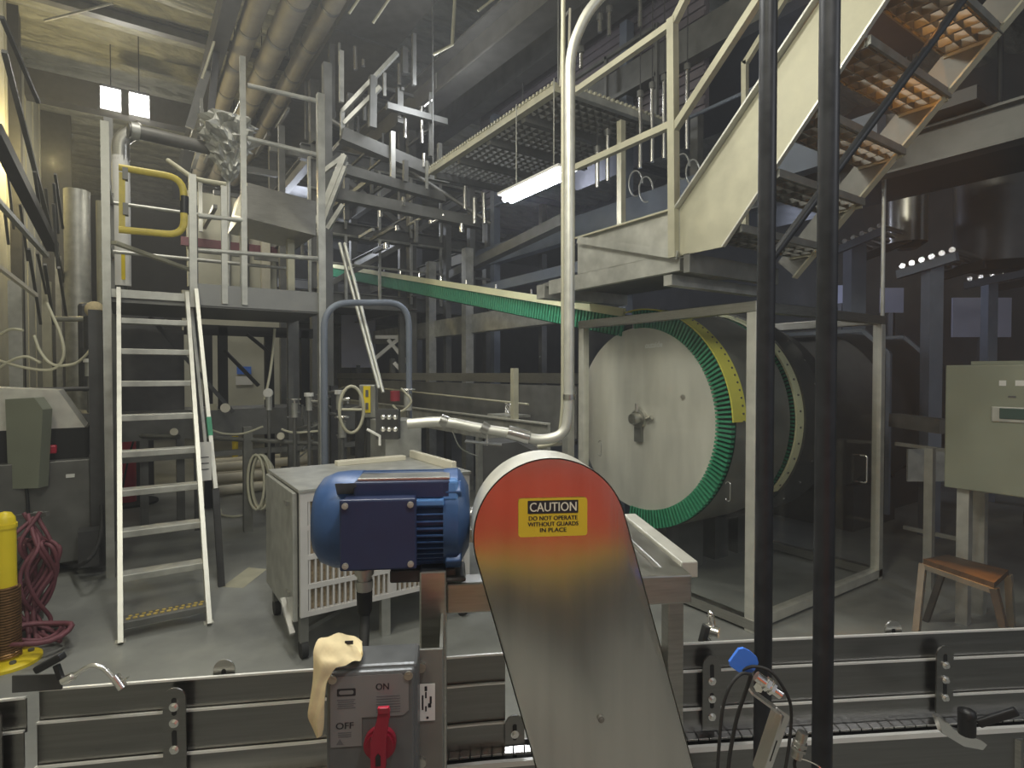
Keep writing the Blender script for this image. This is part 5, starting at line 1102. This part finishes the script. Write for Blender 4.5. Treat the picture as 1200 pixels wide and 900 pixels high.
# grey haze-lit steel in the gap between belt and catwalk
for (a, b_, w_, m_, lab) in (((530,322),(662,258), .13, 'steel_mid', 'pale beam sloping up under the tube light toward the conduit'),):
    single('gallery_beam', lab, 'beam', mb().bar(at(*a, 9.6), at(*b_, 6.6), w_), m_)
for (px, y0, y1, lab) in ((552, 222, 325, 'upright with slanted foot left of the tube light'), (636, 240, 320, 'short upright below the tube light'), (524, 255, 320, 'thin upright standing on the sloping pale beam')):
    p, q = at(px, y0, 9.7), at(px, y1, 9.7); single('gallery_upright', lab, 'upright', mb().box(p.x-.05, p.x+.05, p.y-.05, p.y+.05, 0, p.z), 'steel_mid')

random.seed(21)
tg_ = []
for i in range(46):
    px, py, d = random.uniform(385, 520), random.uniform(70, 300), random.uniform(7.4, 8.7)
    p = at(px, py, d); k = random.choice((0, 0, 1, 2, 2)); L_ = random.uniform(.25, .9)
    q = p + (UP*L_ if k == 0 else (V((L_,0,0)) if k == 1 else V((0,L_*1.5,0))))
    tg_.append(('strut' if k else 'upright', mb().bar(p, q, random.choice((.03,.04,.06,.08))), random.choice(('steel_mid','galv_dark','galv','steel_mid'))))
for i in range(9):
    px, py = random.uniform(390, 510), random.uniform(110, 290); p = at(px, py, 7.6)
    tg_.append(('bright_clip', mb().bar(p, p+UP*random.uniform(.06,.16), .035), 'edge_steel'))
tg_.append(('main_post', mb().bar((at(470,200,9.8).x, at(470,200,9.8).y, 0), (at(470,200,9.8).x, at(470,200,9.8).y, 6.0), .09), 'steel_mid'))
thing('service_steelwork', 'dense tangle of small grey struts and clips between platform and high catwalk', 'steelwork', tg_)
tg_ = []
for i in range(22):
    px, py, d = random.uniform(215, 370), random.uniform(125, 320), random.uniform(8.3, 10)
    p = at(px, py, d); k = random.choice((0, 1, 2)); L_ = random.uniform(.3, 1.2)
    q = p + (UP*L_ if k == 0 else (V((L_,0,0)) if k == 1 else V((0,L_*1.5,0))))
    tg_.append(('strut' if k else 'upright', mb().bar(p, q, random.choice((.04,.06,.09))), random.choice(('steel_mid','galv_dark','galv_dark'))))
tg_.append(('main_post', mb().bar((at(330,200,9).x, at(330,200,9).y, 0), (at(330,200,9).x, at(330,200,9).y, 5.6), .09), 'steel_mid'))
thing('service_steelwork', 'dim struts and uprights seen through the platform railing, behind the shiny box', 'steelwork', tg_)
# ================================================================ camera, light, colour
sc = bpy.context.scene
cd = bpy.data.cameras.new('camera'); co = bpy.data.objects.new('camera', cd); COL.objects.link(co)
cd.sensor_width = 36; cd.lens = 36*FPX/1200; cd.clip_start = .02; cd.clip_end = 100
co.location = CAM; fwd = FW*math.cos(T)-UP*math.sin(T); co.rotation_euler = fwd.to_track_quat('-Z', 'Y').to_euler()
sc.camera = co
wd = bpy.data.worlds.new('world'); sc.world = wd; wd.use_nodes = True
bg = wd.node_tree.nodes['Background']; bg.inputs[0].default_value = (.72,.75,.80,1); bg.inputs[1].default_value = .24
v = wd.node_tree.nodes.new('ShaderNodeVolumeScatter'); v.inputs['Density'].default_value = .009; v.inputs['Color'].default_value = (.92,.95,1,1); v.inputs['Anisotropy'].default_value = .3
wd.node_tree.links.new(v.outputs[0], wd.node_tree.nodes['World Output'].inputs['Volume'])
def area(name, loc, target, size, power, col, sy=None):
    l = bpy.data.lights.new(name, 'AREA'); l.energy = power; l.color = col; l.size = size
    if sy: l.shape = 'RECTANGLE'; l.size_y = sy
    o = bpy.data.objects.new(name, l); COL.objects.link(o); o.location = loc
    o.rotation_euler = (V(target)-V(loc)).to_track_quat('-Z', 'Y').to_euler(); return o
def point(name, loc, power, col, r=.1):
    l = bpy.data.lights.new(name, 'POINT'); l.energy = power; l.color = col; l.shadow_soft_size = r
    o = bpy.data.objects.new(name, l); COL.objects.link(o); o.location = loc; return o
area('ambient_fill_light', (5.5, -5.8, 3.9), (5.5, 0, 3.9), 13, 85, (.86,.92,1), 7.2)  # added fill in place of world ambient; no door is built
area('unseen_hall_light', (-1.0, .6, 5.2), (3.4, 2.6, 2.2), .7, 80, (1,.96,.76))
area('unseen_hall_light', (.1, 6.0, 7.0), (0, 7, 0), .8, 105, (1,.97,.88))
point('fill_point', (1.0, 10.5, 4.6), 32, (1,.96,.82), .3)  # fill points without fixtures, added to lift ceiling and background
point('fill_point', (.2, 15, 5.6), 50, (1,.95,.82), .3)
point('fill_point', (3.2, 6.5, 5.3), 40, (.92,.95,1), .3)
point('fill_point', (3.0, 12.5, 4.7), 90, (.80,.86,1), .3)
point('fill_point', (8.5, 9.5, 4.6), 60, (.75,.80,1), .3)
point('fill_point', (9.3, 5.2, 3.0), 22, (.70,.78,1), .2)
point('fill_point', (6.5, 5.8, 2.9), 10, (.75,.80,1), .2)
l = area('stair_lamp', (3.5, 1.9, 6.6), (3.5, 1.35, 2.9), .25, 17, (1,.40,.05)); l.data.spread = math.radians(19)
area('unseen_hall_light', (2.4, -2.2, 3.6), (4.8, 2.5, 1.3), .5, 22, (.95,.97,1))  # added to brighten the side of the cage
area('unseen_hall_light', (.5, 2.8, 4.6), (3.6, 3.5, 1.3), .5, 48, (1,.98,.88))  # added front light for the wheel disc and cabinet lid
point('wall_lamp', (-1.0, 12.0, 5.2), 120, (1,.80,.35), .12)
area('unseen_near_light', C(.5, .45, 3.4), C(.3, -.75, 1.1), .25, 34, (1,.97,.9))  # added to light the sheet mirrored in the guard
area('unseen_near_light', C(-.5, 1.9, 3.8), C(-.3, 1.3, 1.3), .4, 22, (.95,.98,1))
sc.view_settings.view_transform = 'Standard'; sc.view_settings.look = 'None'; sc.view_settings.gamma = 1; sc.view_settings.exposure = 0; sc.view_settings.use_curve_mapping = False
sc.cycles.use_denoising = True; sc.cycles.max_bounces = 8; sc.cycles.transparent_max_bounces = 12
sc.cycles.sample_clamp_indirect = 4
